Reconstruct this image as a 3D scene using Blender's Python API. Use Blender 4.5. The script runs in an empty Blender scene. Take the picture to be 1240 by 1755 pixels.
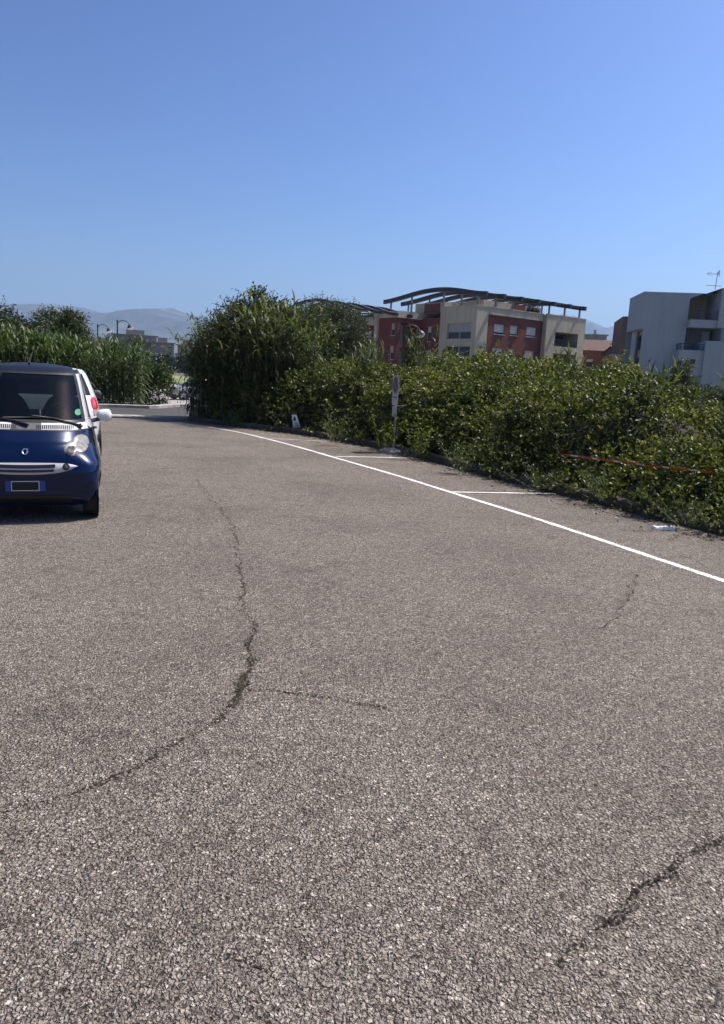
import bpy, math, random
import numpy as np
from mathutils import Vector, Matrix

random.seed(7)
RNG = np.random.default_rng(11)
scene = bpy.context.scene
COL = scene.collection

# ------------------------------------------------------------------ camera
H = 1.6
PITCH = math.atan(232 / 1243.0)
ROLL = 0.05
fwd = np.array([0, math.cos(PITCH), -math.sin(PITCH)])
up0 = np.array([0, math.sin(PITCH), math.cos(PITCH)])
r0 = np.array([1.0, 0, 0])
cr, sr = math.cos(ROLL), math.sin(ROLL)
right = cr * r0 + sr * up0
upv = cr * up0 - sr * r0
cam_d = bpy.data.cameras.new("camera")
cam = bpy.data.objects.new("camera", cam_d)
COL.objects.link(cam)
cam.matrix_world = Matrix(((right[0], upv[0], -fwd[0], 0),
                           (right[1], upv[1], -fwd[1], 0),
                           (right[2], upv[2], -fwd[2], H),
                           (0, 0, 0, 1)))
cam_d.sensor_fit = 'HORIZONTAL'
cam_d.sensor_width = 36.0
cam_d.lens = 36.0 * 1243 / 1240
cam_d.clip_start = 0.05
cam_d.clip_end = 30000
scene.camera = cam

# ------------------------------------------------------------------ light
SUN_EL = math.radians(60)
SUN_AZ = math.radians(62)      # clockwise from +Y: ahead and to the right
world = bpy.data.worlds.new("World")
scene.world = world
world.use_nodes = True
wn = world.node_tree.nodes
wl = world.node_tree.links
sky = wn.new('ShaderNodeTexSky')
sky.sky_type = 'NISHITA'
sky.sun_disc = False
sky.sun_elevation = SUN_EL
sky.sun_rotation = SUN_AZ
sky.altitude = 0
sky.air_density = 1.0
sky.dust_density = 2.0
sky.ozone_density = 3.0
bg = wn['Background']
bg.inputs['Strength'].default_value = 0.05
gam = wn.new('ShaderNodeGamma')            # deeper, clearer blue than the plain model gives
gam.inputs['Gamma'].default_value = 2.0
tint = wn.new('ShaderNodeMix')
tint.data_type = 'RGBA'
tint.blend_type = 'MULTIPLY'
tint.inputs[0].default_value = 1.0
tint.inputs[7].default_value = (0.425, 0.410, 0.412, 1)
wl.new(sky.outputs[0], gam.inputs['Color'])
wl.new(gam.outputs[0], tint.inputs[6])
wl.new(tint.outputs[2], bg.inputs['Color'])

sun_d = bpy.data.lights.new("sun", 'SUN')
sun_d.energy = 5.0
sun_d.angle = math.radians(0.53)
sun_d.color = (1.0, 0.955, 0.88)
sun = bpy.data.objects.new("sun", sun_d)
COL.objects.link(sun)
sdir = Vector((math.sin(SUN_AZ) * math.cos(SUN_EL), math.cos(SUN_AZ) * math.cos(SUN_EL), math.sin(SUN_EL)))
sun.rotation_euler = sdir.to_track_quat('Z', 'Y').to_euler()
sun.location = (20, 10, 40)

scene.view_settings.view_transform = 'Standard'
scene.view_settings.look = 'None'
scene.view_settings.exposure = 0.42
scene.view_settings.gamma = 1.0
scene.render.engine = 'CYCLES'
scene.cycles.max_bounces = 8
scene.cycles.transparent_max_bounces = 24
scene.cycles.volume_bounces = 0
scene.cycles.use_denoising = True


def ray(x, y):
    return fwd + right * (x - 620.0) / 1243 - upv * (y - 877.5) / 1243


def gnd(x, y, z=0.0):
    d = ray(x, y)
    t = (z - H) / d[2]
    return np.array([0, 0, H]) + d * t


# ------------------------------------------------------------------ helpers
class MB:
    def __init__(self):
        self.v = []
        self.f = []
        self.m = []

    def quad(self, a, b, c, d, mi=0):
        n = len(self.v)
        self.v += [tuple(a), tuple(b), tuple(c), tuple(d)]
        self.f.append((n, n + 1, n + 2, n + 3))
        self.m.append(mi)

    def poly(self, pts, mi=0):
        n = len(self.v)
        self.v += [tuple(p) for p in pts]
        self.f.append(tuple(range(n, n + len(pts))))
        self.m.append(mi)

    def grid(self, P, mi=0, closed=False):
        """P: array (a,b,3)"""
        P = np.asarray(P, float)
        a, b = P.shape[:2]
        n = len(self.v)
        self.v += [tuple(p) for p in P.reshape(-1, 3)]
        for i in range(a - 1):
            for j in range(b if closed else b - 1):
                k = (j + 1) % b
                self.f.append((n + i * b + j, n + i * b + k, n + (i + 1) * b + k, n + (i + 1) * b + j))
                self.m.append(mi)

    def box(self, x0, x1, y0, y1, z0, z1, mi=0, M=None):
        c = [(x0, y0, z0), (x1, y0, z0), (x1, y1, z0), (x0, y1, z0), (x0, y0, z1), (x1, y0, z1), (x1, y1, z1), (x0, y1, z1)]
        if M is not None:
            c = [tuple(M @ Vector(p)) for p in c]
        n = len(self.v)
        self.v += c
        for f in ((0, 3, 2, 1), (4, 5, 6, 7), (0, 1, 5, 4), (1, 2, 6, 5), (2, 3, 7, 6), (3, 0, 4, 7)):
            self.f.append(tuple(n + i for i in f))
            self.m.append(mi)

    def tube(self, pts, rad, sides=8, cap=True, mi=0):
        pts = [np.array(p, float) for p in pts]
        if not hasattr(rad, '__len__'):
            rad = [rad] * len(pts)
        rings = []
        ref = None
        for i, p in enumerate(pts):
            t = pts[min(i + 1, len(pts) - 1)] - pts[max(i - 1, 0)]
            t = t / (np.linalg.norm(t) + 1e-9)
            if ref is None:
                ref = np.array([0, 0, 1.0]) if abs(t[2]) < 0.9 else np.array([1.0, 0, 0])
            u = np.cross(t, ref)
            u /= np.linalg.norm(u) + 1e-9
            w = np.cross(u, t)
            ref = w
            rings.append([p + rad[i] * (math.cos(a) * u + math.sin(a) * w) for a in np.linspace(0, 2 * math.pi, sides, endpoint=False)])
        n = len(self.v)
        self.grid(np.array(rings), mi, True)
        if cap:
            self.f.append(tuple(n + j for j in range(sides)))
            self.m.append(mi)
            k = n + (len(pts) - 1) * sides
            self.f.append(tuple(k + j for j in reversed(range(sides))))
            self.m.append(mi)

    def lathe(self, prof, sides=24, axis='z', c=(0, 0, 0), mi=0):
        rings = []
        for r, h in prof:
            ring = []
            for a in np.linspace(0, 2 * math.pi, sides, endpoint=False):
                x, y = r * math.cos(a), r * math.sin(a)
                p = {'z': (x, y, h), 'x': (h, x, y), 'y': (x, h, y)}[axis]
                ring.append((p[0] + c[0], p[1] + c[1], p[2] + c[2]))
            rings.append(ring)
        self.grid(np.array(rings), mi, True)

    def build(self, name, mats, parent=None, smooth=False, loc=None, bevel=0):
        me = bpy.data.meshes.new(name)
        me.from_pydata([tuple(map(float, p)) for p in self.v], [], self.f)
        if not isinstance(mats, (list, tuple)):
            mats = [mats]
        for m in mats:
            me.materials.append(m)
        if len(mats) > 1:
            me.polygons.foreach_set('material_index', self.m)
        if smooth:
            me.polygons.foreach_set('use_smooth', [True] * len(me.polygons))
        me.update()
        o = bpy.data.objects.new(name, me)
        COL.objects.link(o)
        if parent is not None:
            o.parent = parent
        if loc is not None:
            o.location = loc
        if bevel:
            b = o.modifiers.new('bevel', 'BEVEL')
            b.width = bevel
            b.segments = 2
            b.limit_method = 'ANGLE'
        return o


def arr_mesh(name, V, F, mat, parent=None, smooth=False):
    me = bpy.data.meshes.new(name)
    V = np.asarray(V, np.float32).reshape(-1, 3)
    F = np.asarray(F, np.int32)
    k = F.shape[1]
    me.vertices.add(len(V))
    me.vertices.foreach_set('co', V.ravel())
    me.loops.add(F.size)
    me.loops.foreach_set('vertex_index', F.ravel())
    me.polygons.add(len(F))
    me.polygons.foreach_set('loop_start', np.arange(0, F.size, k, dtype=np.int32))
    me.polygons.foreach_set('loop_total', np.full(len(F), k, np.int32))
    if smooth:
        me.polygons.foreach_set('use_smooth', np.ones(len(F), bool))
    me.materials.append(mat)
    me.update(calc_edges=True)
    me.validate()
    o = bpy.data.objects.new(name, me)
    COL.objects.link(o)
    if parent is not None:
        o.parent = parent
    return o


def tag(o, label=None, cat=None, group=None, kind=None):
    if label:
        o['label'] = label
    if cat:
        o['category'] = cat
    if group:
        o['group'] = group
    if kind:
        o['kind'] = kind
    return o


def thing(name, label, cat, loc=(0, 0, 0), rz=0.0, group=None):
    o = bpy.data.objects.new(name, None)
    COL.objects.link(o)
    o.empty_display_size = 0.2
    o.location = loc
    o.rotation_euler = (0, 0, rz)
    return tag(o, label, cat, group)


def dup(root, loc, rz, label, group=None):
    r = root.copy()
    COL.objects.link(r)
    r.location = loc
    r.rotation_euler = (0, 0, rz)
    r['label'] = label
    if group:
        r['group'] = group
    for ch in list(root.children):
        c = ch.copy()
        COL.objects.link(c)
        c.parent = r
        for g in ch.children:
            d = g.copy()
            COL.objects.link(d)
            d.parent = c
    return r


# ------------------------------------------------------------------ materials
def nodes_of(name):
    m = bpy.data.materials.new(name)
    m.use_nodes = True
    nt = m.node_tree
    return m, nt, nt.nodes['Principled BSDF'], nt.nodes['Material Output']


def ramp(nt, src, stops):
    r = nt.nodes.new('ShaderNodeValToRGB')
    els = r.color_ramp.elements
    while len(els) < len(stops):
        els.new(0.5)
    for e, (p, c) in zip(els, stops):
        e.position = p
        e.color = (c[0], c[1], c[2], 1) if len(c) == 3 else c
    nt.links.new(src, r.inputs[0])
    return r


def noise(nt, scale, detail=4, rough=0.55, coord='Object', vec=None):
    if vec is None:
        tc = nt.nodes.new('ShaderNodeTexCoord')
        vec = tc.outputs[coord]
    n = nt.nodes.new('ShaderNodeTexNoise')
    n.inputs['Scale'].default_value = scale
    n.inputs['Detail'].default_value = detail
    n.inputs['Roughness'].default_value = rough
    nt.links.new(vec, n.inputs['Vector'])
    return n


def mixc(nt, fac, a, b, mode='MIX'):
    m = nt.nodes.new('ShaderNodeMix')
    m.data_type = 'RGBA'
    m.blend_type = mode
    for idx, val in ((0, fac), (6, a), (7, b)):
        if isinstance(val, (int, float)):
            m.inputs[idx].default_value = val
        elif isinstance(val, (tuple, list)):
            m.inputs[idx].default_value = (val[0], val[1], val[2], 1)
        else:
            nt.links.new(val, m.inputs[idx])
    return m.outputs[2]


def plain(name, col, rough=0.6, metal=0.0, var=0.12, scale=3.0, bump=0.0, spec=0.5, coat=0.0, bscale=None):
    m, nt, p, out = nodes_of(name)
    n = noise(nt, scale, 5)
    lo = [c * (1 - var) for c in col]
    hi = [min(1, c * (1 + var)) for c in col]
    r = ramp(nt, n.outputs['Fac'], [(0.3, lo), (0.7, hi)])
    nt.links.new(r.outputs[0], p.inputs['Base Color'])
    p.inputs['Roughness'].default_value = rough
    p.inputs['Metallic'].default_value = metal
    p.inputs['Specular IOR Level'].default_value = spec
    p.inputs['Coat Weight'].default_value = coat
    p.inputs['Coat Roughness'].default_value = 0.03
    if bump:
        n2 = noise(nt, bscale or scale * 8, 4)
        b = nt.nodes.new('ShaderNodeBump')
        b.inputs['Strength'].default_value = bump
        b.inputs['Distance'].default_value = 0.01
        nt.links.new(n2.outputs['Fac'], b.inputs['Height'])
        nt.links.new(b.outputs[0], p.inputs['Normal'])
    return m


def leaf_mat(name, dark, mid, light, trans=0.3, rough=0.45, spec=0.45, big=0.5):
    m, nt, p, out = nodes_of(name)
    g = nt.nodes.new('ShaderNodeNewGeometry')
    r = ramp(nt, g.outputs['Random Per Island'], [(0.0, dark), (0.5, mid), (1.0, light)])
    n = noise(nt, 0.9, 3)
    r2 = ramp(nt, n.outputs['Fac'], [(0.35, (1 - big * .5, 1 - big * .45, 1 - big * .6)), (0.65, (1 + big * .25, 1 + big * .2, 1.0))])
    c = mixc(nt, 1.0, r.outputs[0], r2.outputs[0], 'MULTIPLY')
    nt.links.new(c, p.inputs['Base Color'])
    p.inputs['Roughness'].default_value = rough
    p.inputs['Specular IOR Level'].default_value = spec
    t = nt.nodes.new('ShaderNodeBsdfTranslucent')
    hs = mixc(nt, 1.0, c, (1.25, 1.3, 0.6), 'MULTIPLY')
    nt.links.new(hs, t.inputs['Color'])
    mx = nt.nodes.new('ShaderNodeMixShader')
    mx.inputs[0].default_value = trans
    nt.links.new(p.outputs[0], mx.inputs[1])
    nt.links.new(t.outputs[0], mx.inputs[2])
    nt.links.new(mx.outputs[0], out.inputs['Surface'])
    return m


def glass_mat(name, tint=(0.02, 0.025, 0.03), alpha=0.75, rough=0.03, spec=0.5):
    """dark glazing: a glossy dark sheet that lets part of the light through"""
    m, nt, p, out = nodes_of(name)
    p.inputs['Base Color'].default_value = (*tint, 1)
    p.inputs['Roughness'].default_value = rough
    p.inputs['IOR'].default_value = 1.5
    p.inputs['Specular IOR Level'].default_value = spec
    tr = nt.nodes.new('ShaderNodeBsdfTransparent')
    tr.inputs[0].default_value = (0.42, 0.48, 0.50, 1)
    mx = nt.nodes.new('ShaderNodeMixShader')
    mx.inputs[0].default_value = alpha
    nt.links.new(tr.outputs[0], mx.inputs[1])
    nt.links.new(p.outputs[0], mx.inputs[2])
    nt.links.new(mx.outputs[0], out.inputs['Surface'])
    return m


def asphalt_mat(name, stone_scale, c_dark, c_lo, c_mid, c_hi, bump=0.9, dist=0.008, brightn=1.0, gap=0.62):
    m, nt, p, out = nodes_of(name)
    L = nt.links.new
    tc = nt.nodes.new('ShaderNodeTexCoord')
    wob = noise(nt, stone_scale * 0.7, 2, vec=tc.outputs['Object'])
    add = nt.nodes.new('ShaderNodeVectorMath')
    add.operation = 'MULTIPLY_ADD'
    L(wob.outputs['Color'], add.inputs[0])
    add.inputs[1].default_value = (0.022, 0.022, 0.0)
    L(tc.outputs['Object'], add.inputs[2])
    flat = nt.nodes.new('ShaderNodeVectorMath')
    flat.operation = 'MULTIPLY'
    flat.inputs[1].default_value = (1, 1, 0)
    L(add.outputs[0], flat.inputs[0])
    hts = []
    cols = []
    for sc, off in ((stone_scale, 0.0), (stone_scale * 1.9, 3.7)):
        v = nt.nodes.new('ShaderNodeTexVoronoi')
        v.voronoi_dimensions = '2D'
        v.feature = 'F1'
        v.inputs['Scale'].default_value = sc
        v.inputs['Randomness'].default_value = 1.0
        L(flat.outputs[0], v.inputs['Vector'])
        hts.append(v.outputs['Distance'])
        cols.append(v.outputs['Color'])
    sepc = nt.nodes.new('ShaderNodeSeparateColor')
    L(cols[0], sepc.inputs[0])
    stone = ramp(nt, sepc.outputs[0], [(0.0, c_lo), (0.5, c_mid), (0.80, c_mid), (1.0, c_hi)])
    sep2 = nt.nodes.new('ShaderNodeSeparateColor')
    L(cols[1], sep2.inputs[0])
    small = ramp(nt, sep2.outputs[1], [(0.0, c_dark), (0.35, c_lo), (1.0, c_mid)])
    # gaps between the large stones show the smaller grit and the binder
    gapm = ramp(nt, hts[0], [(gap * 0.62, (0, 0, 0)), (gap, (1, 1, 1))])
    gap2 = ramp(nt, hts[1], [(0.36, (1, 1, 1)), (0.62, (0.28, 0.27, 0.27))])
    sm = mixc(nt, 1.0, small.outputs[0], gap2.outputs[0], 'MULTIPLY')
    drop = nt.nodes.new('ShaderNodeMath')
    drop.operation = 'GREATER_THAN'
    drop.inputs[1].default_value = 0.40
    L(sepc.outputs[1], drop.inputs[0])
    # only some of the cells carry a large stone
    inv = nt.nodes.new('ShaderNodeMath')
    inv.operation = 'SUBTRACT'
    inv.inputs[0].default_value = 1.0
    L(gapm.outputs[0], inv.inputs[1])
    cov = nt.nodes.new('ShaderNodeMath')
    cov.operation = 'MULTIPLY'
    L(drop.outputs[0], cov.inputs[0])
    L(inv.outputs[0], cov.inputs[1])
    c = mixc(nt, cov.outputs[0], sm, stone.outputs[0])
    # patches, stains and wear
    n1 = noise(nt, 0.55, 5, 0.6, vec=tc.outputs['Object'])
    pr = ramp(nt, n1.outputs['Fac'], [(0.28, (0.72, 0.71, 0.71)), (0.5, (0.98, 0.98, 0.98)), (0.72, (1.12, 1.11, 1.09))])
    c = mixc(nt, 1.0, c, pr.outputs[0], 'MULTIPLY')
    n3 = noise(nt, 3.2, 5, 0.65, vec=tc.outputs['Object'])
    sr_ = ramp(nt, n3.outputs['Fac'], [(0.30, (0.62, 0.61, 0.60)), (0.42, (1, 1, 1))])
    c = mixc(nt, 0.8, c, sr_.outputs[0], 'MULTIPLY')
    n4 = noise(nt, 14.0, 3, 0.6, vec=tc.outputs['Object'])
    sr4 = ramp(nt, n4.outputs['Fac'], [(0.30, (0.78, 0.78, 0.78)), (0.62, (1.08, 1.07, 1.06))])
    c = mixc(nt, 0.8, c, sr4.outputs[0], 'MULTIPLY')
    n5 = noise(nt, 1.15, 6, 0.72, vec=tc.outputs['Object'])
    st = ramp(nt, n5.outputs['Fac'], [(0.60, (1, 1, 1)), (0.70, (0.60, 0.585, 0.57))])
    c = mixc(nt, 0.85, c, st.outputs[0], 'MULTIPLY')
    c = mixc(nt, 1.0, c, (brightn, brightn, brightn), 'MULTIPLY')
    L(c, p.inputs['Base Color'])
    p.inputs['Roughness'].default_value = 0.82
    p.inputs['Specular IOR Level'].default_value = 0.35
    # height
    h1 = nt.nodes.new('ShaderNodeMapRange')
    h1.inputs[1].default_value = 0.1
    h1.inputs[2].default_value = 0.7
    h1.inputs[3].default_value = 1.0
    h1.inputs[4].default_value = 0.0
    L(hts[0], h1.inputs[0])
    hm = nt.nodes.new('ShaderNodeMath')
    hm.operation = 'MULTIPLY'
    L(h1.outputs[0], hm.inputs[0])
    lvl = nt.nodes.new('ShaderNodeMapRange')
    lvl.inputs[3].default_value = 0.35
    L(sepc.outputs[1], lvl.inputs[0])
    L(lvl.outputs[0], hm.inputs[1])
    h2 = nt.nodes.new('ShaderNodeMath')
    h2.operation = 'MULTIPLY_ADD'
    L(hts[1], h2.inputs[0])
    h2.inputs[1].default_value = -0.45
    L(hm.outputs[0], h2.inputs[2])
    b = nt.nodes.new('ShaderNodeBump')
    b.inputs['Strength'].default_value = bump
    b.inputs['Distance'].default_value = dist
    L(h2.outputs[0], b.inputs['Height'])
    L(b.outputs[0], p.inputs['Normal'])
    return m


def paint_mat(name, col, wear=0.42, ns=46, edge=True):
    """road paint / crack filling whose edge and body break up over the stones"""
    m, nt, p, out = nodes_of(name)
    n = noise(nt, ns, 4, 0.7)
    n2 = noise(nt, 2.2, 3)
    a = nt.nodes.new('ShaderNodeMath')
    a.operation = 'MULTIPLY_ADD'
    nt.links.new(n2.outputs['Fac'], a.inputs[0])
    a.inputs[1].default_value = 0.35
    nt.links.new(n.outputs['Fac'], a.inputs[2])
    src = a.outputs[0]
    if edge:
        at = nt.nodes.new('ShaderNodeAttribute')
        at.attribute_name = 'edge'
        e = nt.nodes.new('ShaderNodeMath')
        e.operation = 'MULTIPLY_ADD'
        nt.links.new(at.outputs['Fac'], e.inputs[0])
        e.inputs[1].default_value = 0.6
        nt.links.new(src, e.inputs[2])
        src = e.outputs[0]
    r = ramp(nt, src, [(wear, (0, 0, 0)), (wear + 0.10, (1, 1, 1))])
    cn = noise(nt, 9, 4)
    cc = ramp(nt, cn.outputs['Fac'], [(0.3, [c * 0.82 for c in col]), (0.7, col)])
    nt.links.new(cc.outputs[0], p.inputs['Base Color'])
    p.inputs['Roughness'].default_value = 0.7
    b = nt.nodes.new('ShaderNodeBump')
    b.inputs['Strength'].default_value = 0.5
    b.inputs['Distance'].default_value = 0.004
    nt.links.new(n.outputs['Fac'], b.inputs['Height'])
    nt.links.new(b.outputs[0], p.inputs['Normal'])
    nt.links.new(r.outputs[0], p.inputs['Alpha'])
    return m


def crack_mat(name, col, lo, stone_scale):
    """dirt and lost binder showing between the stones, densest along the crack's middle"""
    m, nt, p, out = nodes_of(name)
    L = nt.links.new
    tc = nt.nodes.new('ShaderNodeTexCoord')
    wob = noise(nt, stone_scale * 0.7, 2, vec=tc.outputs['Object'])
    add = nt.nodes.new('ShaderNodeVectorMath')
    add.operation = 'MULTIPLY_ADD'
    L(wob.outputs['Color'], add.inputs[0])
    add.inputs[1].default_value = (0.022, 0.022, 0.0)
    L(tc.outputs['Object'], add.inputs[2])
    flat = nt.nodes.new('ShaderNodeVectorMath')
    flat.operation = 'MULTIPLY'
    flat.inputs[1].default_value = (1, 1, 0)
    L(add.outputs[0], flat.inputs[0])
    v = nt.nodes.new('ShaderNodeTexVoronoi')
    v.voronoi_dimensions = '2D'
    v.inputs['Scale'].default_value = stone_scale
    L(flat.outputs[0], v.inputs['Vector'])
    at = nt.nodes.new('ShaderNodeAttribute')
    at.attribute_name = 'edge'
    a = nt.nodes.new('ShaderNodeMath')
    a.operation = 'MULTIPLY_ADD'
    L(at.outputs['Fac'], a.inputs[0])
    a.inputs[1].default_value = 0.62
    L(v.outputs['Distance'], a.inputs[2])
    n = noise(nt, 7, 4, 0.7, vec=tc.outputs['Object'])
    b = nt.nodes.new('ShaderNodeMath')
    b.operation = 'MULTIPLY_ADD'
    L(n.outputs['Fac'], b.inputs[0])
    b.inputs[1].default_value = 0.75
    L(a.outputs[0], b.inputs[2])
    r = ramp(nt, b.outputs[0], [(0.0, (0, 0, 0)), (1.0, (1, 1, 1))])
    mr = nt.nodes.new('ShaderNodeMapRange')
    mr.inputs[1].default_value = lo
    mr.inputs[2].default_value = lo + 0.4
    L(b.outputs[0], mr.inputs[0])
    L(mr.outputs[0], p.inputs['Alpha'])
    p.inputs['Base Color'].default_value = (*col, 1)
    p.inputs['Roughness'].default_value = 0.95
    p.inputs['Specular IOR Level'].default_value = 0.1
    return m


def brick_mat(name, c1, c2, mortar):
    m, nt, p, out = nodes_of(name)
    tc = nt.nodes.new('ShaderNodeTexCoord')
    sx = nt.nodes.new('ShaderNodeSeparateXYZ')
    nt.links.new(tc.outputs['Object'], sx.inputs[0])
    ad = nt.nodes.new('ShaderNodeMath')
    nt.links.new(sx.outputs[0], ad.inputs[0])
    nt.links.new(sx.outputs[1], ad.inputs[1])
    cb = nt.nodes.new('ShaderNodeCombineXYZ')
    nt.links.new(ad.outputs[0], cb.inputs[0])
    nt.links.new(sx.outputs[2], cb.inputs[1])
    br = nt.nodes.new('ShaderNodeTexBrick')
    br.inputs['Scale'].default_value = 1.0
    br.inputs['Brick Width'].default_value = 0.26
    br.inputs['Row Height'].default_value = 0.075
    br.inputs['Mortar Size'].default_value = 0.008
    br.inputs['Color1'].default_value = (*c1, 1)
    br.inputs['Color2'].default_value = (*c2, 1)
    br.inputs['Mortar'].default_value = (*mortar, 1)
    nt.links.new(cb.outputs[0], br.inputs['Vector'])
    n = noise(nt, 0.5, 4)
    r = ramp(nt, n.outputs['Fac'], [(0.3, (0.85, 0.85, 0.85)), (0.7, (1.1, 1.1, 1.1))])
    c = mixc(nt, 1.0, br.outputs['Color'], r.outputs[0], 'MULTIPLY')
    nt.links.new(c, p.inputs['Base Color'])
    p.inputs['Roughness'].default_value = 0.85
    return m


def plaster(name, col, stain=0.25):
    """rendered wall with faint vertical run marks and mottling"""
    m, nt, p, out = nodes_of(name)
    tc = nt.nodes.new('ShaderNodeTexCoord')
    mp = nt.nodes.new('ShaderNodeMapping')
    mp.inputs['Scale'].default_value = (2.2, 2.2, 0.22)
    nt.links.new(tc.outputs['Object'], mp.inputs[0])
    n = noise(nt, 1.3, 6, 0.6, vec=mp.outputs[0])
    n2 = noise(nt, 0.4, 5, 0.6, vec=tc.outputs['Object'])
    r = ramp(nt, n.outputs['Fac'], [(0.3, (1 - stain, 1 - stain, 1 - stain * 1.05)), (0.62, (1, 1, 1))])
    r2 = ramp(nt, n2.outputs['Fac'], [(0.3, [c * 0.88 for c in col]), (0.7, col)])
    c = mixc(nt, 1.0, r2.outputs[0], r.outputs[0], 'MULTIPLY')
    nt.links.new(c, p.inputs['Base Color'])
    p.inputs['Roughness'].default_value = 0.9
    return m


M = {}
STONE = 84
M['lot'] = asphalt_mat('gravelly asphalt', STONE, (0.032, 0.022, 0.014), (0.170, 0.142, 0.114), (0.352, 0.304, 0.247), (0.63, 0.56, 0.47), bump=1.0, dist=0.016)
M['road'] = asphalt_mat('road asphalt', 90, (0.02, 0.02, 0.02), (0.05, 0.05, 0.05), (0.085, 0.083, 0.08), (0.16, 0.155, 0.15), bump=0.5, dist=0.004)
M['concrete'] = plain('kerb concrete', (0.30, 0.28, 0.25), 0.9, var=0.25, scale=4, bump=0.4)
M['oldkerb'] = plain('dark kerb concrete', (0.075, 0.064, 0.052), 0.95, var=0.4, scale=5, bump=0.6)  # darker and browner than the plain kerb concrete
M['white_paint'] = paint_mat('white road paint', (0.74, 0.73, 0.705), 0.60)
M['thin_paint'] = paint_mat('thin worn road paint', (0.70, 0.69, 0.67), 0.66)
M['crack'] = crack_mat('crack dirt', (0.022, 0.018, 0.014), 1.29, STONE)
M['faint_crack'] = crack_mat('faint crack dirt', (0.026, 0.020, 0.015), 1.30, STONE)
M['moss'] = crack_mat('moss in crack', (0.034, 0.030, 0.015), 1.20, STONE)
M['cream'] = plaster('cream plaster', (0.50, 0.44, 0.335))
M['beige'] = plaster('beige plaster', (0.50, 0.45, 0.38))
M['white_wall'] = plaster('white plaster', (0.37, 0.40, 0.455), 0.12)  # white plaster greyed: the wall's deep shade is put into its colour
M['yellow_wall'] = plaster('ochre plaster', (0.62, 0.46, 0.20))
M['brown_wall'] = plaster('brown plaster', (0.19, 0.14, 0.11))
M['orange_wall'] = plaster('terracotta plaster', (0.22, 0.10, 0.07))
M['grey_wall'] = plaster('grey plaster', (0.34, 0.33, 0.33))
M['far_wall'] = plaster('faded pink plaster', (0.30, 0.24, 0.215))
M['brick'] = brick_mat('red brick', (0.135, 0.034, 0.026), (0.165, 0.044, 0.033), (0.14, 0.07, 0.058))  # darker than the brick itself, deep wall shade included in the colour
M['roof_tile'] = plain('roof tile', (0.095, 0.052, 0.04), 0.9, var=0.3, scale=2)
M['flat_roof'] = plain('roof membrane', (0.30, 0.29, 0.28), 0.9, var=0.2)
M['beam'] = plain('dark roof beam', (0.035, 0.03, 0.028), 0.6, var=0.3, scale=1.0)
M['steel'] = plain('grey painted steel', (0.17, 0.175, 0.18), 0.5, 0.3)
M['dark_steel'] = plain('dark painted steel', (0.045, 0.045, 0.05), 0.5, 0.3)
M['rust_steel'] = plain('red brown railing', (0.10, 0.05, 0.045), 0.6)
M['shutter'] = plain('roller shutter', (0.60, 0.59, 0.56), 0.6, var=0.08)
M['grey_shutter'] = plain('grey shutter', (0.36, 0.35, 0.345), 0.6, var=0.08)
M['win_glass'] = plain('dark window glass', (0.018, 0.02, 0.024), 0.06, var=0.1)
M['win_frame'] = plain('window frame', (0.42, 0.40, 0.38), 0.5)
M['door_wood'] = plain('brown door wood', (0.13, 0.06, 0.04), 0.55, var=0.3, scale=6)
M['blue_cloth'] = plain('washed blue cloth', (0.30, 0.33, 0.50), 0.9, var=0.3, scale=4)
M['rubber'] = plain('tyre rubber', (0.018, 0.018, 0.018), 0.8, bump=0.2)
M['black'] = plain('black plastic', (0.012, 0.012, 0.013), 0.5)
M['trim'] = plain('dark grey plastic', (0.05, 0.05, 0.055), 0.55)
M['cowl'] = plain('pale grey plastic', (0.10, 0.102, 0.107), 0.5, var=0.06)
M['blue_paint'] = plain('dark blue metallic paint', (0.0025, 0.013, 0.052), 0.24, 0.35, var=0.05, spec=0.25, coat=0.45)
M['roof_paint'] = plain('blue black roof', (0.006, 0.008, 0.014), 0.42, 0.0, var=0.05, spec=0.25)
M['white_car'] = plain('white car paint', (0.72, 0.72, 0.70), 0.35, 0.0, var=0.03, coat=1.0)
M['silver_car'] = plain('silver car paint', (0.42, 0.43, 0.45), 0.32, 0.55, var=0.03, coat=1.0)
M['grey_car'] = plain('grey car paint', (0.16, 0.17, 0.19), 0.32, 0.4, var=0.03, coat=1.0)
M['silver'] = plain('satin silver plastic', (0.52, 0.52, 0.52), 0.38, 0.25, var=0.05)
M['chrome'] = plain('chrome', (0.75, 0.75, 0.76), 0.12, 1.0, var=0.02)
M['lamp_bowl'] = plain('headlight reflector', (0.36, 0.335, 0.275), 0.22, 0.3, var=0.35, scale=16, spec=0.4, coat=0.5)
M['lamp_inner'] = plain('headlight inner bowl', (0.14, 0.135, 0.12), 0.15, 0.6, var=0.2, scale=25)
M['red_lens'] = plain('red lamp lens', (0.62, 0.022, 0.018), 0.12, var=0.1, coat=1.0)
M['clear_lens'] = plain('clear lamp lens', (0.55, 0.40, 0.42), 0.12, var=0.1, coat=1.0)
M['plate_blue'] = plain('plate blue', (0.012, 0.055, 0.25), 0.4)
M['plate_white'] = plain('plate white', (0.62, 0.62, 0.62), 0.4, var=0.04)
M['plate_black'] = plain('plate black', (0.004, 0.004, 0.004), 0.6)
M['seat'] = plain('dark seat fabric', (0.008, 0.009, 0.014), 0.9, bump=0.3)
M['sticker'] = plain('green sticker', (0.06, 0.24, 0.11), 0.6)
M['windscreen'] = glass_mat('windscreen', (0.006, 0.009, 0.014), 0.45, spec=0.28)
M['car_glass'] = glass_mat('tinted car glass', (0.015, 0.018, 0.022), 0.80)
M['sign_white'] = plain('sign white', (0.46, 0.44, 0.42), 0.45, var=0.08, scale=8)
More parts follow.
